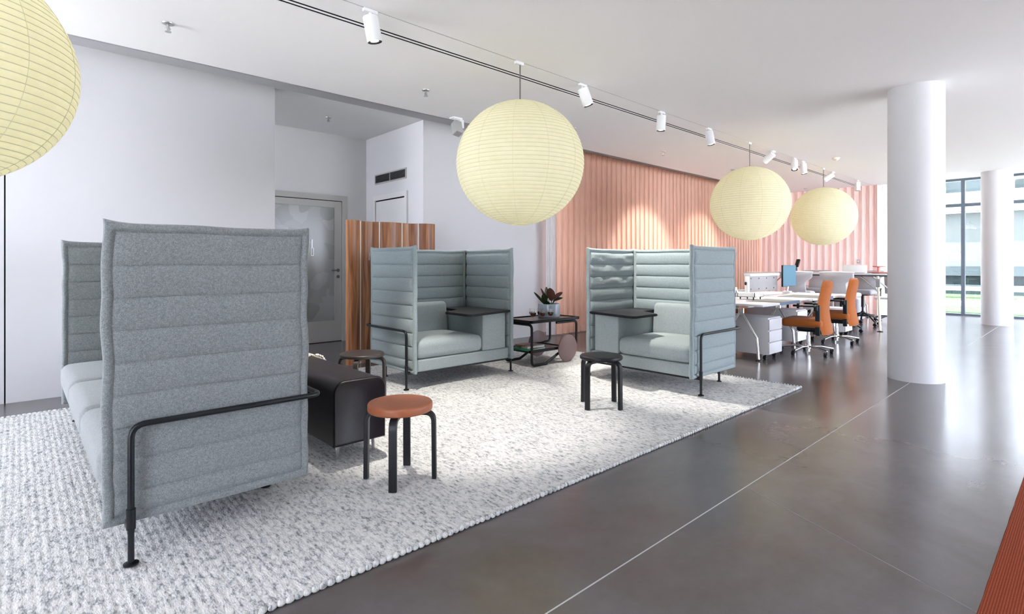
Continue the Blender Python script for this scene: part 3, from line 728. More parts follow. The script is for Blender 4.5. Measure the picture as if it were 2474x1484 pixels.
# ------------------------------------------------------------------ tea trolley
tx, ty = 4.38, 4.43
tr = thing('tea_trolley', 'black framed tea trolley with two large disc wheels between the sofas', 'trolley', (tx, ty, RUGZ))
TL, TW = .85, .50
def tray(z, x0, x1, y0, y1, nm):
    bm = NB(); box(bm, x0, y0, z - .022, x1, y0 + .022, z + .012, .002); box(bm, x0, y1 - .022, z - .022, x1, y1, z + .012, .002)
    box(bm, x0, y0, z - .022, x0 + .022, y1, z + .012, .002); box(bm, x1 - .022, y0, z - .022, x1, y1, z + .012, .002)
    o = obj(nm, boxb(x0 + .01, y0 + .01, z - .014, x1 - .01, y1 - .01, z), M['traytop'], tr, False); obj('rim', bm, M['blackwood'], o, False)
tray(.53, 0, TL, 0, TW, 'tray'); tray(.18, .02, .62, .03, TW - .03, 'lower_shelf')
for s in (0, 1):
    y = .022 + s * (TW - .044); ym = TW / 2
    P = [(.03, ym, .49), (.03, y, .49), (.03, y, .017), (.27, y, .017), (.60, y, .165), (.82, y, .19), (.82, y, .49), (.45, y, .49)]
    obj('side_frame', sweep(NB(), rpath(P, .055, 6), rect(.030, .030, .009)), M['blackwood'], tr, angle=50)
    yw = -.008 if s == 0 else TW + .008
    w_ = obj('wheel', lathe(NB(), [(0, -.010), (.160, -.010), (.167, -.006), (.167, .006), (.160, .010), (0, .010)], 64, mx=Matrix.Translation((.62, yw, .168)) @ Matrix.Rotation(R(90), 4, 'X')), M['mauve'], tr, angle=40)
obj('axle', tube(NB(), [(.62, 0, .168), (.62, TW, .168)], .010), M['black'], tr)
def glass(lx, ly, label):
    g = thing('wine_glass', label, 'glass', (lx, ly, .531 + RUGZ), 0, 'small stemmed glasses on the trolley')
    obj('glass_body', lathe(NB(), [(0, 0), (.024, 0), (.025, .002), (.006, .008), (.005, .028), (.020, .036), (.033, .050), (.037, .075), (.037, .125), (.0355, .125), (.0355, .075), (.0315, .052), (.019, .040), (0, .036)], 24), M['glass'], g)
    obj('drink', lathe(NB(), [(0, .0385), (.018, .0415), (.030, .053), (.0345, .075), (.0345, .083), (0, .083)], 24), M['liquid'], g)
gl = [(4.60, 4.62, 'small glass of dark drink, front left of the trolley group'), (4.70, 4.56, 'small glass of dark drink, front middle of the trolley group'), (4.81, 4.53, 'small glass of dark drink nearest the blue pot'),
      (4.68, 4.72, 'small glass of dark drink, back left of the trolley group'), (4.78, 4.68, 'small glass of dark drink, back middle of the trolley group')]
for a in gl: glass(*a)
pot = thing('plant_pot', 'pale blue glazed pot on the trolley holding a rubber plant', 'pot', (4.96, 4.70, .531 + RUGZ))
obj('pot_body', lathe(NB(), [(0, 0), (.128, 0), (.136, .006), (.139, .02), (.139, .165), (.137, .170), (.131, .170), (.129, .160), (.129, .14), (0, .14)], 56), M['ceramic'], pot, angle=50)
obj('soil', lathe(NB(), [(0, .141), (.128, .141), (.128, .146), (0, .152)], 24), M['soil'], pot)
pl = thing('rubber_plant', 'small rubber plant with dark green and red-backed leaves in the pale blue pot', 'plant', (4.96, 4.70, .675 + RUGZ))
def leaf(base, dirv, ln, wd, m, roll=0, droop=.2):
    d = Vector(dirv).normalized(); up = Vector((0, 0, 1)); side = d.cross(up)
    if side.length < .05: side = Vector((1, 0, 0))
    side.normalize(); side = Matrix.Rotation(roll, 3, d) @ side; nor = side.cross(d).normalized()
    bm = NB(); rows = []; n = 9
    for i in range(n + 1):
        u = i / n; w_ = wd * (math.sin(PI * min(1, u * .96 + .02)) ** .62) * .5
        c = Vector(base) + d * (ln * u) - up * (droop * ln * u * u)
        rows.append([bm.verts.new(c + side * w_ * f + nor * (.18 * w_ * abs(f))) for f in (-1, -.5, 0, .5, 1)])
    for a, b in zip(rows, rows[1:]):
        for j in range(4): bm.faces.new((a[j], a[j + 1], b[j + 1], b[j]))
    bmesh.ops.solidify(bm, geom=bm.faces[:], thickness=.0015)
    return obj('leaf', bm, m, pl, angle=70)
def wd_(r, f, u):  # camera-ish right / away / up direction in the room
    return (r * .736 + f * .677, -r * .677 + f * .736, u)
st_ = [(0, 0, 0, .10), (-.03, .01, .0, .07), (.04, 0, .02, .09)]
for a, b, c, h in st_: obj('stem', tube(NB(), [(a, b, -.02), (a * 1.3, b * 1.3, h)], .005, n=6), M['leaf'], pl)
L1 = [((-.04, .02, .0), (-.75, 0, .95), .21, .026, 'leaf', 1.3), ((-.03, .0, .01), (-.22, .2, 1), .15, .075, 'leaf', .3), ((-.05, .0, .02), (-.12, -.1, 1.1), .13, .065, 'leaf', .4),
      ((-.03, .02, .06), (.0, .2, 1), .17, .05, 'leaf', .6), ((.03, .0, .06), (-.12, -.2, 1), .16, .085, 'leafred', .1), ((-.01, .0, .03), (-.45, -.1, 1), .20, .024, 'leafred', 1.3),
      ((.05, .0, .08), (.75, .1, .62), .14, .045, 'leafred', .9), ((.05, .0, .06), (.85, -.3, .35), .12, .05, 'leaf', .6), ((.04, -.02, .01), (.4, -.3, .7), .11, .055, 'leaf', .2),
      ((.03, -.03, .0), (.35, -.6, .30), .09, .055, 'leaf', .2), ((-.02, -.03, .0), (-.1, -.5, .45), .10, .055, 'leaf', -.2)]
for (b_, d_, ln, w_, m_, ro) in L1: leaf(wd_(*b_), wd_(*d_), ln * 1.15, w_ * 1.35, M[m_], ro, .08)
def book(label, x, y, z, w, d, h, rz, m_, grp='books on the trolley shelf'):
    r_ = thing('book', label, 'book', (x, y, z), rz, grp)
    obj('pages', boxb(-w / 2 + .004, -d / 2 + .003, .003, w / 2 - .003, d / 2 - .003, h - .003), M['paper'], r_, False)
    bm = NB(); box(bm, -w / 2, -d / 2, 0, w / 2, d / 2, .003); box(bm, -w / 2, -d / 2, h - .003, w / 2, d / 2, h); box(bm, -w / 2, -d / 2, 0, -w / 2 + .003, d / 2, h)
    obj('cover', bm, M[m_], r_, False)
book('green-covered book at the bottom of the stack on the trolley shelf', 4.54, 4.62, .181 + RUGZ, .30, .24, .022, R(4), 'green')
book('thick olive-covered book on the trolley shelf, in the middle of the stack', 4.55, 4.625, .203 + RUGZ, .28, .22, .030, R(-3), 'kraft')
book('red-brown book lying on top of the stack on the trolley shelf', 4.50, 4.66, .233 + RUGZ, .20, .15, .010, R(9), 'redcover')

# ------------------------------------------------------------------ paper lanterns
def lantern(x, y, label, rr=.585, rz=.565, zc=2.145):
    root = thing('paper_lantern', label, 'lamp', (x, y, zc), 0, 'round ribbed paper lanterns on the ceiling track')
    n = 46; pf = []
    t0, t1 = R(-82), R(82)
    for i in range(n * 4 + 1):
        t = t0 + (t1 - t0) * i / (n * 4); ph = (i % 4) / 4
        b = 1 - .0085 * abs(math.cos(PI * ph)) ** 3 if True else 1
        pf.append((rr * math.cos(t) * b, rz * math.sin(t) * b))
    obj('paper_shade', lathe(NB(), pf, 96), M['washi'], root, angle=70)
    bm = NB()
    for i in range(1, n):
        t = t0 + (t1 - t0) * i / n; q = rr * math.cos(t) * .993; zz = rz * math.sin(t) * .993
        lathe(bm, [(q, zz - .0024), (q + .0024, zz), (q, zz + .0024)], 72)
    obj('bamboo_ribbing', bm, M['seam'], root, angle=80, kind='stuff')
    for k in range(12):
        a = 2 * PI * (k + .35) / 12
        pth = [Vector((rr * 1.0005 * math.cos(t) * math.cos(a), rr * 1.0005 * math.cos(t) * math.sin(a), rz * 1.0005 * math.sin(t))) for t in [R(-82 + 164 * i / 28) for i in range(29)]]
        obj('paper_seam', sweep(NB(), pth, circ(.0012, 5)), M['seam'], root)
    obj('ring', sweep(NB(), [Vector((.085 * math.cos(a), .085 * math.sin(a), -rz * .99)) for a in [2 * PI * k / 24 for k in range(25)]], circ(.004, 6)), M['washi'], root)
    obj('ring', sweep(NB(), [Vector((.085 * math.cos(a), .085 * math.sin(a), rz * .99)) for a in [2 * PI * k / 24 for k in range(25)]], circ(.003, 6)), M['steel'], root)
    obj('bulb', soft(NB(), 0, 0, -.02, .12, .12, .12, .06, 2), M['bulb'], root)
    obj('cord', tube(NB(), [(0, 0, .05), (0, 0, ZC - zc - .02)], .005, n=8), M['grille'], root)
    obj('track_adapter', boxb(-.06, -.017, ZC - zc - .028, .035, .017, ZC - zc - .001, .003), M['whitemetal'], root)
    l = bpy.data.lights.new('lantern_light', 'POINT'); l.energy = .45; l.color = (1, .95, .82); l.shadow_soft_size = .12
    lo_ = bpy.data.objects.new('lantern_light', l); COL.objects.link(lo_); lo_.parent = root
lantern(-.34, 3.597, 'cream paper lantern cut off by the left edge of the picture')
lantern(3.41, 3.597, 'large cream paper lantern hanging in front of the middle sofa')
lantern(8.25, 3.597, 'cream paper lantern hanging above the front white desk', .575, .56)
lantern(11.53, 3.597, 'farthest cream paper lantern hanging before the far curtain', .575, .56)

# ------------------------------------------------------------------ track spotlights
def spot(x, aim, label, power=60, y=3.597, size=58, boxy=False, zc=ZC):
    root = thing('track_spotlight', label, 'spotlight', (x, y, zc), 0, 'white spotlights on the ceiling track')
    obj('track_adapter', boxb(-.055, -.017, -.026, .055, .017, -.001, .003), M['whitemetal'], root)
    obj('joint', cyl(NB(), 0, 0, -.05, -.024, .012, seg=12), M['whitemetal'], root)
    d = (Vector(aim) - Vector((x, y, zc - .14))).normalized()
    q = Vector((0, 0, -1)).rotation_difference(d).to_matrix().to_4x4(); T = Matrix.Translation((0, 0, -.048)) @ q
    if not boxy:
        r_, L_ = .055, .185
        pf = [(0, 0), (r_ - .006, 0), (r_, -.006), (r_, -L_), (r_ - .004, -L_)]
        b_ = obj('lamp_body', lathe(NB(), pf, 36, mx=T), M['whitemetal'], root, angle=40)
        obj('baffle', lathe(NB(), [(r_ - .004, -L_), (r_ - .012, -L_ + .004), (r_ - .018, -L_ + .03), (0, -L_ + .031)], 36, mx=T), M['black'], root)
        obj('lens', lathe(NB(), [(0, -L_ + .006), (r_ - .025, -L_ + .008), (r_ - .025, -L_ + .014), (0, -L_ + .014)], 24, mx=T), M['lens'], root)
    else:
        L_ = .20; bm = boxb(-.05, -.05, -L_, .05, .05, -.02, .004, mx=T); obj('lamp_body', bm, M['ventframe'], root, False)
        obj('mount_plate', boxb(-.07, -.045, -.02, .07, .045, -.001), M['whitemetal'], root, False)
        obj('bracket', boxb(.03, -.04, -.13, .10, .04, -.02, .004), M['whitemetal'], root, False)
        obj('lens', boxb(-.04, -.04, -L_ - .003, .04, .04, -L_, mx=T), M['midgrey'], root, False)
    l = bpy.data.lights.new('spot_beam', 'SPOT'); l.energy = power * .68; l.spot_size = R(size); l.spot_blend = .5; l.color = (1, .94, .86); l.shadow_soft_size = .035
    o = bpy.data.objects.new('spot_beam', l); COL.objects.link(o); p = Vector((x, y, zc - .048)) + d * (L_ + .015); o.location = p; o.rotation_euler = d.to_track_quat('-Z', 'Y').to_euler()
spot(1.90, (2.5, 3.55, 0), 'white track spotlight nearest, above the bench', 150)
spot(4.30, (5.05, 3.0, .3), 'white track spotlight just right of the large middle lantern', 150)
spot(5.79, (5.75, 3.75, 0), 'white straight track spotlight above the sofa with table left', 110)
spot(6.97, (7.25, 3.2, .2), 'white track spotlight left of the third lantern', 80)
spot(9.14, (9.3, 6.2, 1.1), 'tilted white track spotlight right of the third lantern cord', 220, size=50)
spot(10.05, (9.0, 3.2, .6), 'strongly tilted white track spotlight with its lit face showing', 110)
spot(10.46, (10.4, 3.3, .2), 'upright white track spotlight beside the strongly tilted one', 90)
spot(12.1, (11.5, 6.2, 1.1), 'tilted white track spotlight above the farthest lantern', 220, size=50)
spot(13.74, (13.8, 3.6, 0), 'white track spotlight at the far end of the track', 80)
spot(4.11, (3.6, 4.2, .2), 'grey square ceiling spotlight behind the large middle lantern', 50, y=5.52, boxy=True)

# sprinklers, smoke detector
def sprinkler(x, y, z, label):
    r_ = thing('sprinkler', label, 'sprinkler', (x, y, z), 0, 'chrome ceiling sprinklers')
    obj('escutcheon', lathe(NB(), [(0, 0), (.042, 0), (.040, -.006), (.020, -.014), (0, -.014)], 24), M['steel'], r_)
    obj('head', (lambda b: (cyl(b, 0, 0, -.055, -.012, .009, seg=10), tube(b, [(-.010, 0, -.03), (-.016, 0, -.045), (0, 0, -.062), (.016, 0, -.045), (.010, 0, -.03)], .003, n=6), cyl(b, 0, 0, -.067, -.062, .022, seg=16))[0])(NB()), M['steel'], r_)
for x, y, z, lb in ((.86, 4.86, ZC, 'chrome ceiling sprinkler nearest, right of the cut-off lantern'), (3.22, 4.86, ZC, 'chrome ceiling sprinkler above the alcove opening, on the main ceiling'), (3.19, 7.24, ZU, 'chrome sprinkler on the ceiling inside the alcove'),
                    (5.62, 4.86, ZC, 'chrome ceiling sprinkler just right of the large middle lantern'), (7.87, 4.86, ZC, 'chrome ceiling sprinkler above the start of the pink curtain'), (10.38, 4.86, ZC, 'chrome ceiling sprinkler peeking above the third lantern'),
                    (14.28, 4.86, ZC, 'farthest chrome ceiling sprinkler, left of the farthest lantern')): sprinkler(x, y, z, lb)
r_ = thing('smoke_detector', 'round cream smoke detector on the ceiling right of the track', 'smoke detector', (10.57, 3.10, ZC))
obj('base', lathe(NB(), [(0, 0), (.062, 0), (.060, -.016), (0, -.016)], 28), M['cream'], r_); obj('sensor_head', lathe(NB(), [(.045, -.016), (.050, -.028), (.034, -.042), (0, -.046)], 28), M['cream'], r_)

# ------------------------------------------------------------------ desks
ZT = .73
def desk(label, x0, x1, y0, y1, legs):
    root = thing('desk', label, 'desk', ((x0 + x1) / 2, (y0 + y1) / 2, 0), 0, 'white face-to-face office desks')
    w, d = (x1 - x0) / 2, (y1 - y0) / 2
    obj('table_top', boxb(-w, -d, ZT - .028, w, d, ZT, .003), M['white'], root)
    obj('rail', boxb(-w + .12, -.05, ZT - .075, w - .12, 0, ZT - .03), M['chrome'], root, False)
    for lx in legs:
        for s in legs[lx]:
            X = lx - (x0 + x1) / 2
            pth = rpath([(X, s * .02, .70), (X, s * .02, .585), (X, s * (d - .20), .285), (X, s * (d - .18), .02)], .04, 5)
            lg = obj('leg', sweep(NB(), pth, rect(.032, .026, .006)), M['chrome'], root, angle=50)
            obj('foot', lathe(NB(), [(0, 0), (.035, 0), (.033, .008), (.008, .012), (.008, .03), (0, .03)], 16, X, s * (d - .18)), M['black'], lg)
    return root
desk('front white desk nearest the alcove sofa, with chrome angled leg', 6.56, 8.20, 2.70, 3.50, {6.86: (-1, 1), 8.05: (-1, 1)})
desk('second white desk in the front row, behind the first orange chair', 8.24, 9.92, 2.70, 3.50, {9.78: (-1, 1)})
desk('white desk of the back row opposite the front white desk', 6.56, 8.20, 3.55, 4.35, {6.86: (-1, 1), 8.05: (-1, 1)})
desk('white desk of the back row under the blue monitor', 8.24, 9.92, 3.55, 4.35, {9.78: (-1, 1)})
desk('distant white desk near the far curtain behind the high table', 13.55, 14.4, 3.35, 4.6, {13.7: (-1, 1), 14.25: (-1, 1)})
def padd(label, x0, x1, y0, y1, z, edge=True):
    r_ = thing('desk_pad', label, 'desk pad', ((x0 + x1) / 2, (y0 + y1) / 2, z), 0, 'grey leather desk pads'); w, d = (x1 - x0) / 2, (y1 - y0) / 2
    obj('pad_surface', boxb(-w, -d, .0005, w, d, .005), M['pad'], r_, False)
    if edge: obj('folded_edge', boxb(-w, -d - .004, -.034, w, -d, .005), M['bluegrey'], r_, False)
padd('grey desk pad with blue edge on the front white desk', 7.07, 7.72, 2.70, 3.13, ZT)
padd('grey desk pad on the second white desk behind the orange chair', 8.42, 9.08, 2.70, 3.25, ZT)

def castor(parent, x, y, r=.028, m_='black', loc_z=0):
    c = obj('castor', (lambda b: (cyl(b, 0, 0, 0, .016, r, seg=18, mx=Matrix.Translation((x - .004, y + .012, r)) @ Matrix.Rotation(R(90), 4, 'X')),
                                   cyl(b, 0, 0, 0, .016, r, seg=18, mx=Matrix.Translation((x - .004, y + .030 - .014, r)) @ Matrix.Rotation(R(-90), 4, 'X')),
                                   cyl(b, x, y, r, r + .045, .008, seg=8), box(b, x - r * .8, y - .012, r, x + r * .6, y + .012, r * 2.1, .004))[0])(NB()), M[m_], parent); return c
def pedestal(label, x0, x1, y0, y1, zt=.535, grp='white rolling drawer pedestals'):
    root = thing('drawer_pedestal', label, 'drawer unit', ((x0 + x1) / 2, (y0 + y1) / 2, 0), 0, grp); w, d = (x1 - x0) / 2, (y1 - y0) / 2
    obj('body', boxb(-w, -d + .018, .07, w, d, zt, .003), M['white'], root)
    hh = (zt - .085) / 3
    for k in range(3):
        z0 = .078 + k * hh
        dr = obj('drawer', boxb(-w + .002, -d, z0, w - .002, -d + .018, z0 + hh - .010, .002), M['white'], root)
        obj('finger_grip', boxb(-w + .05, -d + .001, z0 + hh - .010, w - .05, -d + .016, z0 + hh - .003), M['lightgrey'], dr, False)
    for sx in (-1, 1):
        for sy in (-1, 1): castor(root, sx * (w - .05), sy * (d - .06), .028)
    return root
pedestal('white rolling drawer pedestal under the front white desk', 6.97, 7.37, 2.79, 3.45)
pedestal('white rolling drawer pedestal behind the first orange chair', 8.45, 8.85, 2.98, 3.48)
pedestal('white rolling drawer pedestal behind the second orange chair', 10.25, 10.62, 2.86, 3.4, .47)
pedestal('tall white rolling pedestal under the back row desk', 9.3, 9.7, 3.62, 4.2, .62)

def tray_box(label, x, y, z, w, d, h, knobs=True):
    r_ = thing('letter_tray', label, 'tray', (x, y, z), 0, 'raised white letter trays')
    bm = NB(); box(bm, -w / 2, -d / 2, .0, w / 2, d / 2, .006); box(bm, -w / 2, -d / 2, 0, -w / 2 + .008, d / 2, h); box(bm, w / 2 - .008, -d / 2, 0, w / 2, d / 2, h); box(bm, -w / 2, d / 2 - .008, 0, w / 2, d / 2, h)
    box(bm, -w / 2, -d / 2, 0, -w / 2 + .05, -d / 2 + .008, h); box(bm, w / 2 - .12, -d / 2, 0, w / 2, -d / 2 + .008, h); obj('tray_body', bm, M['whitemetal'], r_, False)
    for sx in (-1, 1):
        for sy in (-1, 1): obj('post', cyl(NB(), sx * (w / 2 - .03), sy * (d / 2 - .03), -z + ZT, 0, .008, seg=10), M['black'], r_)
tray_box('white letter tray raised on small black posts on the front desk', 7.50, 3.26, .765, .28, .24, .055)
tray_box('larger white tray on the desk behind, carrying the cream pot', 8.02, 3.77, .79, .42, .34, .04)
cp = thing('small_pot', 'small cream pot standing on the white tray by the pink curtain', 'pot', (7.96, 3.70, .797))
obj('pot_body', lathe(NB(), [(0, 0), (.036, 0), (.040, .004), (.040, .075), (.036, .075), (.036, .05), (0, .05)], 28), M['cream'], cp, angle=50)
sp = thing('flower_sprig', 'thin yellow-green sprig beside the cream pot', 'plant', (7.86, 3.78, .797))
obj('vase', lathe(NB(), [(0, 0), (.02, 0), (.024, .03), (.010, .07), (.012, .08), (0, .08)], 20), M['glass'], sp)
obj('stem', tube(NB(), [(0, 0, .02), (.01, -.01, .14), (.02, -.01, .25)], .003, .02, n=6), M['leaf'], sp)
for k in range(8):
    bm = NB(); bmesh.ops.create_icosphere(bm, subdivisions=1, radius=1, matrix=Matrix.Translation((.012 + .030 * math.sin(k * 2.3), -.01 + .02 * math.cos(k * 1.7), .12 + .02 * k)) @ Matrix.Diagonal((.016, .008, .008, 1)))
    obj('petal', bm, M['cream'], sp)
# divider and monitor
dv = thing('desk_divider', 'grey divider panel with white top rail between the desk rows', 'divider', (8.0, 3.525, 0))
obj('panel', boxb(.03, -.012, .80, 1.08, .012, 1.035, .004), M['midgrey'], dv)
obj('top_rail', boxb(0, -.05, 1.035, 1.10, .05, 1.075, .003), M['white'], dv)
obj('end_post', boxb(-.01, -.03, ZT, .012, .03, 1.035, .002), M['whitemetal'], dv)
for x in (.10, .38, .66, .94): 
    for z in (.84, 1.0): obj('fixing', cyl(NB(), 0, 0, 0, .006, .010, seg=12, mx=Matrix.Translation((x, -.012, z)) @ Matrix.Rotation(R(90), 4, 'X')), M['grille'], dv)
obj('hook', soft(NB(), -.05, 0, .93, .035, .03, .05, .015, 2), M['black'], dv)
obj('hook_arm', boxb(-.05, -.004, .93, .0, .004, .94), M['black'], dv, False)
mo = thing('monitor', 'flat monitor showing light blue above the white desks', 'monitor', (9.36, 3.43, 0))
obj('housing', boxb(-.275, -.005, .85, .275, .02, 1.20, .004), M['black'], mo); obj('screen', boxb(-.268, -.008, .857, .268, -.0045, 1.194), M['screen'], mo, False)
obj('arm', tube(NB(), [(0, .02, 1.0), (.0, .07, .98), (.18, .08, .86), (.18, .10, ZT + .03)], .015, .03), M['chrome'], mo)
obj('clamp', boxb(.13, .04, ZT, .23, .16, ZT + .035, .004), M['whitemetal'], mo)

# ------------------------------------------------------------------ task chairs
def star(root, rad, zh, m_, ztip=.072, rot=0, cr=.03):
    hub = obj('star_base', lathe(NB(), [(0, zh - .03), (.032, zh - .03), (.036, zh + .012), (.028, zh + .03), (0, zh + .03)], 20), M[m_], root)
    for k in range(5):
        a = rot + 2 * PI * k / 5; d = Vector((math.cos(a), math.sin(a), 0))
        obj('base_arm', sweep(NB(), [d * .02 + Vector((0, 0, zh)), d * rad * .5 + Vector((0, 0, zh * .62 + ztip * .38 + .012)), d * rad + Vector((0, 0, ztip))], rect(.030, .024, .007)), M[m_], hub, angle=50)
        castor(hub, d.x * rad, d.y * rad, cr)
    return hub
def task_chair(label, loc, rz, seatm='orange'):
    """faces local +y"""
    root = thing('task_chair', label, 'chair', loc, rz, 'orange office chairs at the desks')
    star(root, .32, .10, 'chrome', rot=R(20))
    obj('gas_column', (lambda b: (cyl(b, 0, 0, .03, .12, .022, seg=18), cyl(b, 0, 0, .12, .25, .026, seg=18), cyl(b, 0, 0, .25, .34, .018, seg=18))[0])(NB()), M['chrome'], root)
    obj('mechanism', (lambda b: (soft(b, 0, -.02, .345, .17, .30, .09, .035, 3), soft(b, 0, -.17, .34, .30, .10, .06, .025, 3))[0])(NB()), M['black'], root)
    obj('seat', soft(NB(), 0, .03, .430, .50, .50, .11, .045, 8, .012), M[seatm], root)
    # backrest: tall, waisted side profile
    bm = NB(); rows = []; nz = 26; nx = 12
    for side in (1, -1):
        g = []
        for i in range(nz + 1):
            u = i / nz; z = .285 + .72 * u; yc = -.235 + .035 * math.sin(PI * min(1, u * 1.15)) - .055 * max(0, u - .45) ** 1.3 - .03 * (1 - u) ** 2
            hw = .225 * (1 - .10 * u) * (1 if u < .9 else math.sqrt(max(.0, 1 - ((u - .9) / .1) ** 2 * .55))); hw *= (1 if u > .06 else .90 + .10 * u / .06)
            row = []
            for j in range(nx + 1):
                f = -1 + 2 * j / nx; edge = max(0, 1 - abs(f) ** 4) ** .5; e2 = max(0, 1 - abs(2 * u - 1) ** 10) ** .5
                row.append(Vector((f * hw, yc + .045 * (f * f) + side * .034 * edge * (.25 + .75 * e2), z)))
            g.append(row)
        rows.append(g)
    V = [[[None] * (nx + 1) for _ in range(nz + 1)] for _ in range(2)]
    for s_ in range(2):
        for i in range(nz + 1):
            for j in range(nx + 1): V[s_][i][j] = V[0][i][j] if (s_ and j in (0, nx)) else bm.verts.new(rows[s_][i][j])
    for s_ in range(2):
        for i in range(nz):
            for j in range(nx): bm.faces.new((V[s_][i][j], V[s_][i][j + 1], V[s_][i + 1][j + 1], V[s_][i + 1][j]))
    for i in (0, nz):
        for j in range(nx):
            q = list(dict.fromkeys((V[0][i][j], V[0][i][j + 1], V[1][i][j + 1], V[1][i][j])))
            if len(q) > 2: bm.faces.new(q)
    obj('backrest', bm, M[seatm], root, angle=60)
    for s in (-1, 1):
        obj('back_bar', soft(NB(), s * .225, -.170, .48, .028, .060, .40, .012, 3), M['black'], root)
        a = obj('armrest', (lambda b: (soft(b, s * .262, -.02, .665, .075, .27, .025, .011, 4), soft(b, s * .240, -.150, .635, .03, .05, .07, .012, 2))[0])(NB()), M['black'], root)
    return root
t0 = task_chair('orange office chair with chrome base tucked at the front white desk', (7.93, 2.66, 0), R(4))
t1 = dup(t0, (9.38, 2.74, 0), R(2), 'orange office chair behind the first one, nearer the column')
t2 = dup(t0, (8.75, 4.23, 0), R(180), 'orange office chair on the far side of the desks, mostly hidden')

def high_chair(label, loc, rz, m_='lightgrey', zs=.66):
    root = thing('high_chair', label, 'chair', loc, rz, 'grey high office chairs at the high table')
    star(root, .30, .25, 'black', ztip=.085, rot=R(10), cr=.032)
    obj('post', (lambda b: (cyl(b, 0, 0, .28, .40, .018, seg=14), cyl(b, 0, 0, .36, zs - .05, .028, seg=16))[0])(NB()), M['black'], root)
    obj('foot_ring', (lambda b: (sweep(b, [Vector((.20 * math.cos(a), .20 * math.sin(a), .20)) for a in [2 * PI * k / 32 for k in range(33)]], circ(.013, 8)), tube(b, [(-.2, 0, .2), (.2, 0, .2)], .010), tube(b, [(0, -.2, .2), (0, .2, .2)], .010))[0])(NB()), M['black'], root)
    obj('seat', soft(NB(), 0, .03, zs, .50, .44, .085, .04, 6, .01), M[m_], root)
    obj('seat_shell', boxb(-.16, -.16, zs - .062, .16, .18, zs - .040, .008), M['black'], root)
    # T-shaped backrest outline, thick and rounded
    out = [(-.14, .0), (.14, .0), (.175, .03), (.165, .16), (.18, .215), (.235, .255), (.275, .30), (.278, .37), (.25, .405), (-.25, .405), (-.278, .37), (-.275, .30), (-.235, .255), (-.18, .215), (-.165, .16), (-.175, .03)]
    sm = []
    n = len(out)
    for i in range(n):
        p0, p1, p2, p3 = [Vector(out[(i + k) % n]) for k in (-1, 0, 1, 2)]
        for u in (0, .33, .66): sm.append(.5 * ((2 * p1) + (p2 - p0) * u + (2 * p0 - 5 * p1 + 4 * p2 - p3) * u * u + (3 * p1 - p0 - 3 * p2 + p3) * u ** 3))
    bm = NB(); ring = []
    for y, sc in ((-.030, .90), (-.022, .97), (0, 1), (.022, .97), (.030, .90)):
        ring.append([bm.verts.new((p.x * sc, -.215 + y + .35 * p.x * p.x - .10 * p.y, zs + .02 + .2025 + (p.y - .2025) * sc)) for p in sm])
    for a, b in zip(ring, ring[1:]):
        for k in range(len(a)): bm.faces.new((a[k], a[(k + 1) % len(a)], b[(k + 1) % len(a)], b[k]))
    bm.faces.new(ring[0][::-1]); bm.faces.new(ring[-1])
    obj('backrest', bm, M[m_], root, angle=60)
    return root
h0 = high_chair('grey high chair seen from behind, just right of the blue monitor', (10.98, 3.86, 0), R(-90 + 8))
dup(h0, (10.95, 3.12, 0), R(-90 - 4), 'grey high chair seen from behind, above the second orange chair')
dup(h0, (12.55, 4.10, 0), R(90), 'grey high chair on the far side of the high table, left one')
dup(h0, (12.45, 3.17, 0), R(90 - 8), 'grey high chair on the far side of the high table, beside the column')
ht = thing('high_table', 'long white standing-height table behind the desks', 'table', (11.85, 3.78, 0))
obj('table_top', boxb(-.45, -1.36, 1.022, .45, 1.34, 1.045, .003), M['white'], ht)
obj('cable_tray', boxb(-.40, -1.25, .99, -.34, 1.2, 1.018), M['grille'], ht, False)
for sy in (-1, 1):
    for sx in (-1, 1):
        pth = [(sx * .12, sy * 1.13, 1.015), (sx * .40, sy * 1.13, .82), (sx * .42, sy * 1.14, .02)]
        lg = obj('leg', sweep(NB(), [(sx * .40, sy * 1.10, 1.0), (sx * .41, sy * 1.12, .5), (sx * .42, sy * 1.14, .02)], rect(.036, .040, .008)), M['cream'], ht, angle=50)
        obj('collar', boxb(sx * .40 - .03, sy * 1.105 - .03, .80, sx * .40 + .03, sy * 1.105 + .03, .95), M['midgrey'], lg, False)
        obj('foot', lathe(NB(), [(0, 0), (.05, 0), (.045, .01), (.01, .016), (.01, .05), (0, .05)], 16, sx * .42, sy * 1.14), M['black'], lg)
        obj('brace', tube(NB(), [(sx * .41, sy * 1.11, .72), (sx * .36, sy * .80, 1.01)], .013), M['chrome'], ht)
lp = thing('laptop', 'open white laptop lid standing on the high table', 'laptop', (12.02, 3.22, 1.045), R(-86))
obj('lid', boxb(-.21, .10, .01, .21, .112, .155, .003), M['whitemetal'], lp); obj('keyboard_base', boxb(-.21, -.12, 0, .21, .11, .012, .003), M['whitemetal'], lp)
lp['label'] = 'white laptop with open lid on the high table, left of the pink stand'
padd('dark desk pad on the high table between laptop and pink stand', 11.45, 11.85, 2.9, 3.2, 1.045, False)
ps = thing('pink_stand', 'salmon pink two-tiered dish stand on the high table beside the column', 'dish', (11.72, 2.70, 1.045))
obj('lower_dish', lathe(NB(), [(0, .004), (.12, 0), (.18, .018), (.185, .030), (.175, .030), (.12, .014), (0, .014)], 40), M['pink'], ps)
obj('stem', lathe(NB(), [(0, .01), (.030, .012), (.022, .05), (.022, .12), (0, .12)], 24, -.01, .03), M['pink'], ps)
obj('upper_plate', lathe(NB(), [(0, .118), (.09, .118), (.105, .126), (.10, .136), (0, .132)], 40, 0, .02), M['pink'], ps)
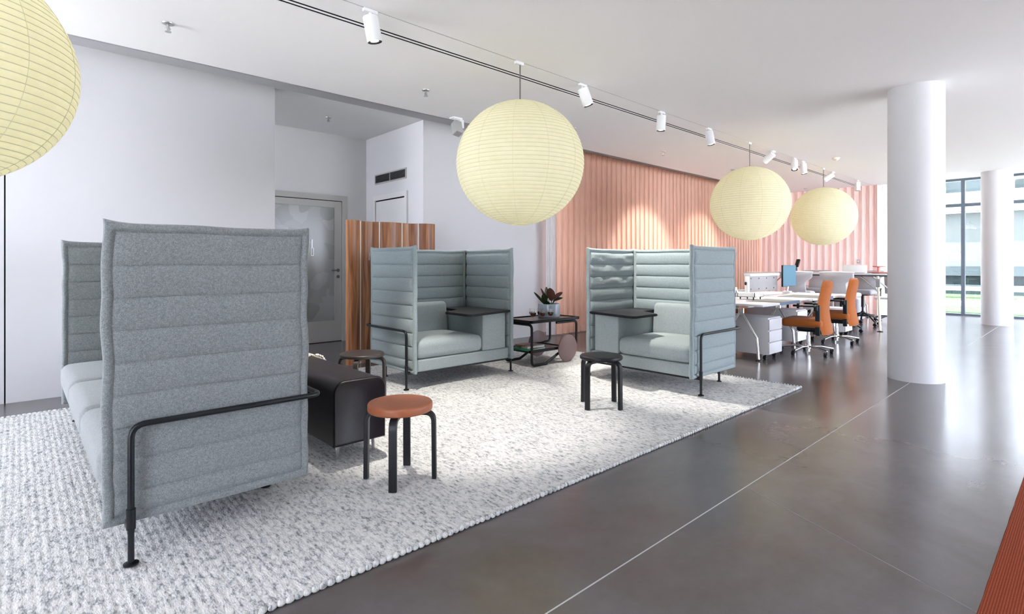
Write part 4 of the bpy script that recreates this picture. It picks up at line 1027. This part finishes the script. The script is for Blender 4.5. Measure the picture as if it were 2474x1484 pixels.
# black high-backed chair top behind the monitor
hb = thing('headrest_chair', 'black chair whose narrow headrest shows above the blue monitor', 'chair', (13.5, 4.98, 0), R(60))
obj('backrest', soft(NB(), 0, 0, 0, .40, .05, .52, .024, 6, 0, Matrix.Translation((0, -.20, .80)) @ Matrix.Rotation(R(-8), 4, 'X')), M['black'], hb)
obj('headrest', soft(NB(), 0, 0, 0, .11, .055, .20, .027, 4, 0, Matrix.Translation((0, -.27, 1.24)) @ Matrix.Rotation(R(18), 4, 'X')), M['black'], hb)
obj('headrest_stem', boxb(-.02, -.25, 1.02, .02, -.22, 1.16), M['black'], hb, False)
obj('seat', soft(NB(), 0, .03, .46, .48, .46, .08, .035, 4), M['black'], hb); obj('gas_column', cyl(NB(), 0, 0, .05, .43, .025), M['black'], hb); star(hb, .29, .10, 'black')
# grey chair with dark frame by the column
gc = thing('visitor_chair', 'white seated chair with black armrest, half hidden by the column', 'chair', (13.6, 2.95, 0), R(80))
obj('seat', soft(NB(), 0, 0, .50, .46, .46, .05, .02, 3), M['white'], gc)
obj('backrest', soft(NB(), 0, 0, 0, .44, .04, .42, .02, 4, 0, Matrix.Translation((0, -.24, .78)) @ Matrix.Rotation(R(-8), 4, 'X')), M['midgrey'], gc)
for s in (-1, 1): obj('armrest', soft(NB(), s * .26, .0, .68, .06, .30, .03, .012, 3), M['black'], gc); obj('arm_support', boxb(s * .26 - .012, -.16, .46, s * .26 + .012, -.12, .67), M['black'], gc, False)
obj('gas_column', cyl(NB(), 0, 0, .05, .47, .022), M['black'], gc); star(gc, .29, .12, 'black')
# pale rounded low cabinets behind the high table
for k, (x, y, lb) in enumerate(((13.18, 3.60, 'pale grey rounded pouf behind the high table, right one'), (13.18, 4.22, 'pale grey rounded pouf behind the high table, left one'))):
    r_ = thing('pouf', lb, 'pouf', (x, y, 0), 0, 'pale grey rounded poufs'); obj('cushion', soft(NB(), 0, 0, .27, .50, .48, .46, .05, 4, .01), M['lightgrey'], r_)
    obj('glide', boxb(-.2, -.2, 0, .2, .2, .045), M['black'], r_, False)
# small square marker plate on the far curtain rail side: thermostat plate
pt = thing('switch_plate', 'small square pale plate on the far curtain near the column', 'switch', (14.76, 3.85, 1.28))
obj('plate', boxb(-.008, -.035, -.045, .008, .035, .045, .003), M['lightgrey'], pt); obj('button', boxb(-.012, -.015, -.02, -.007, .015, .02), M['whitemetal'], pt, False)
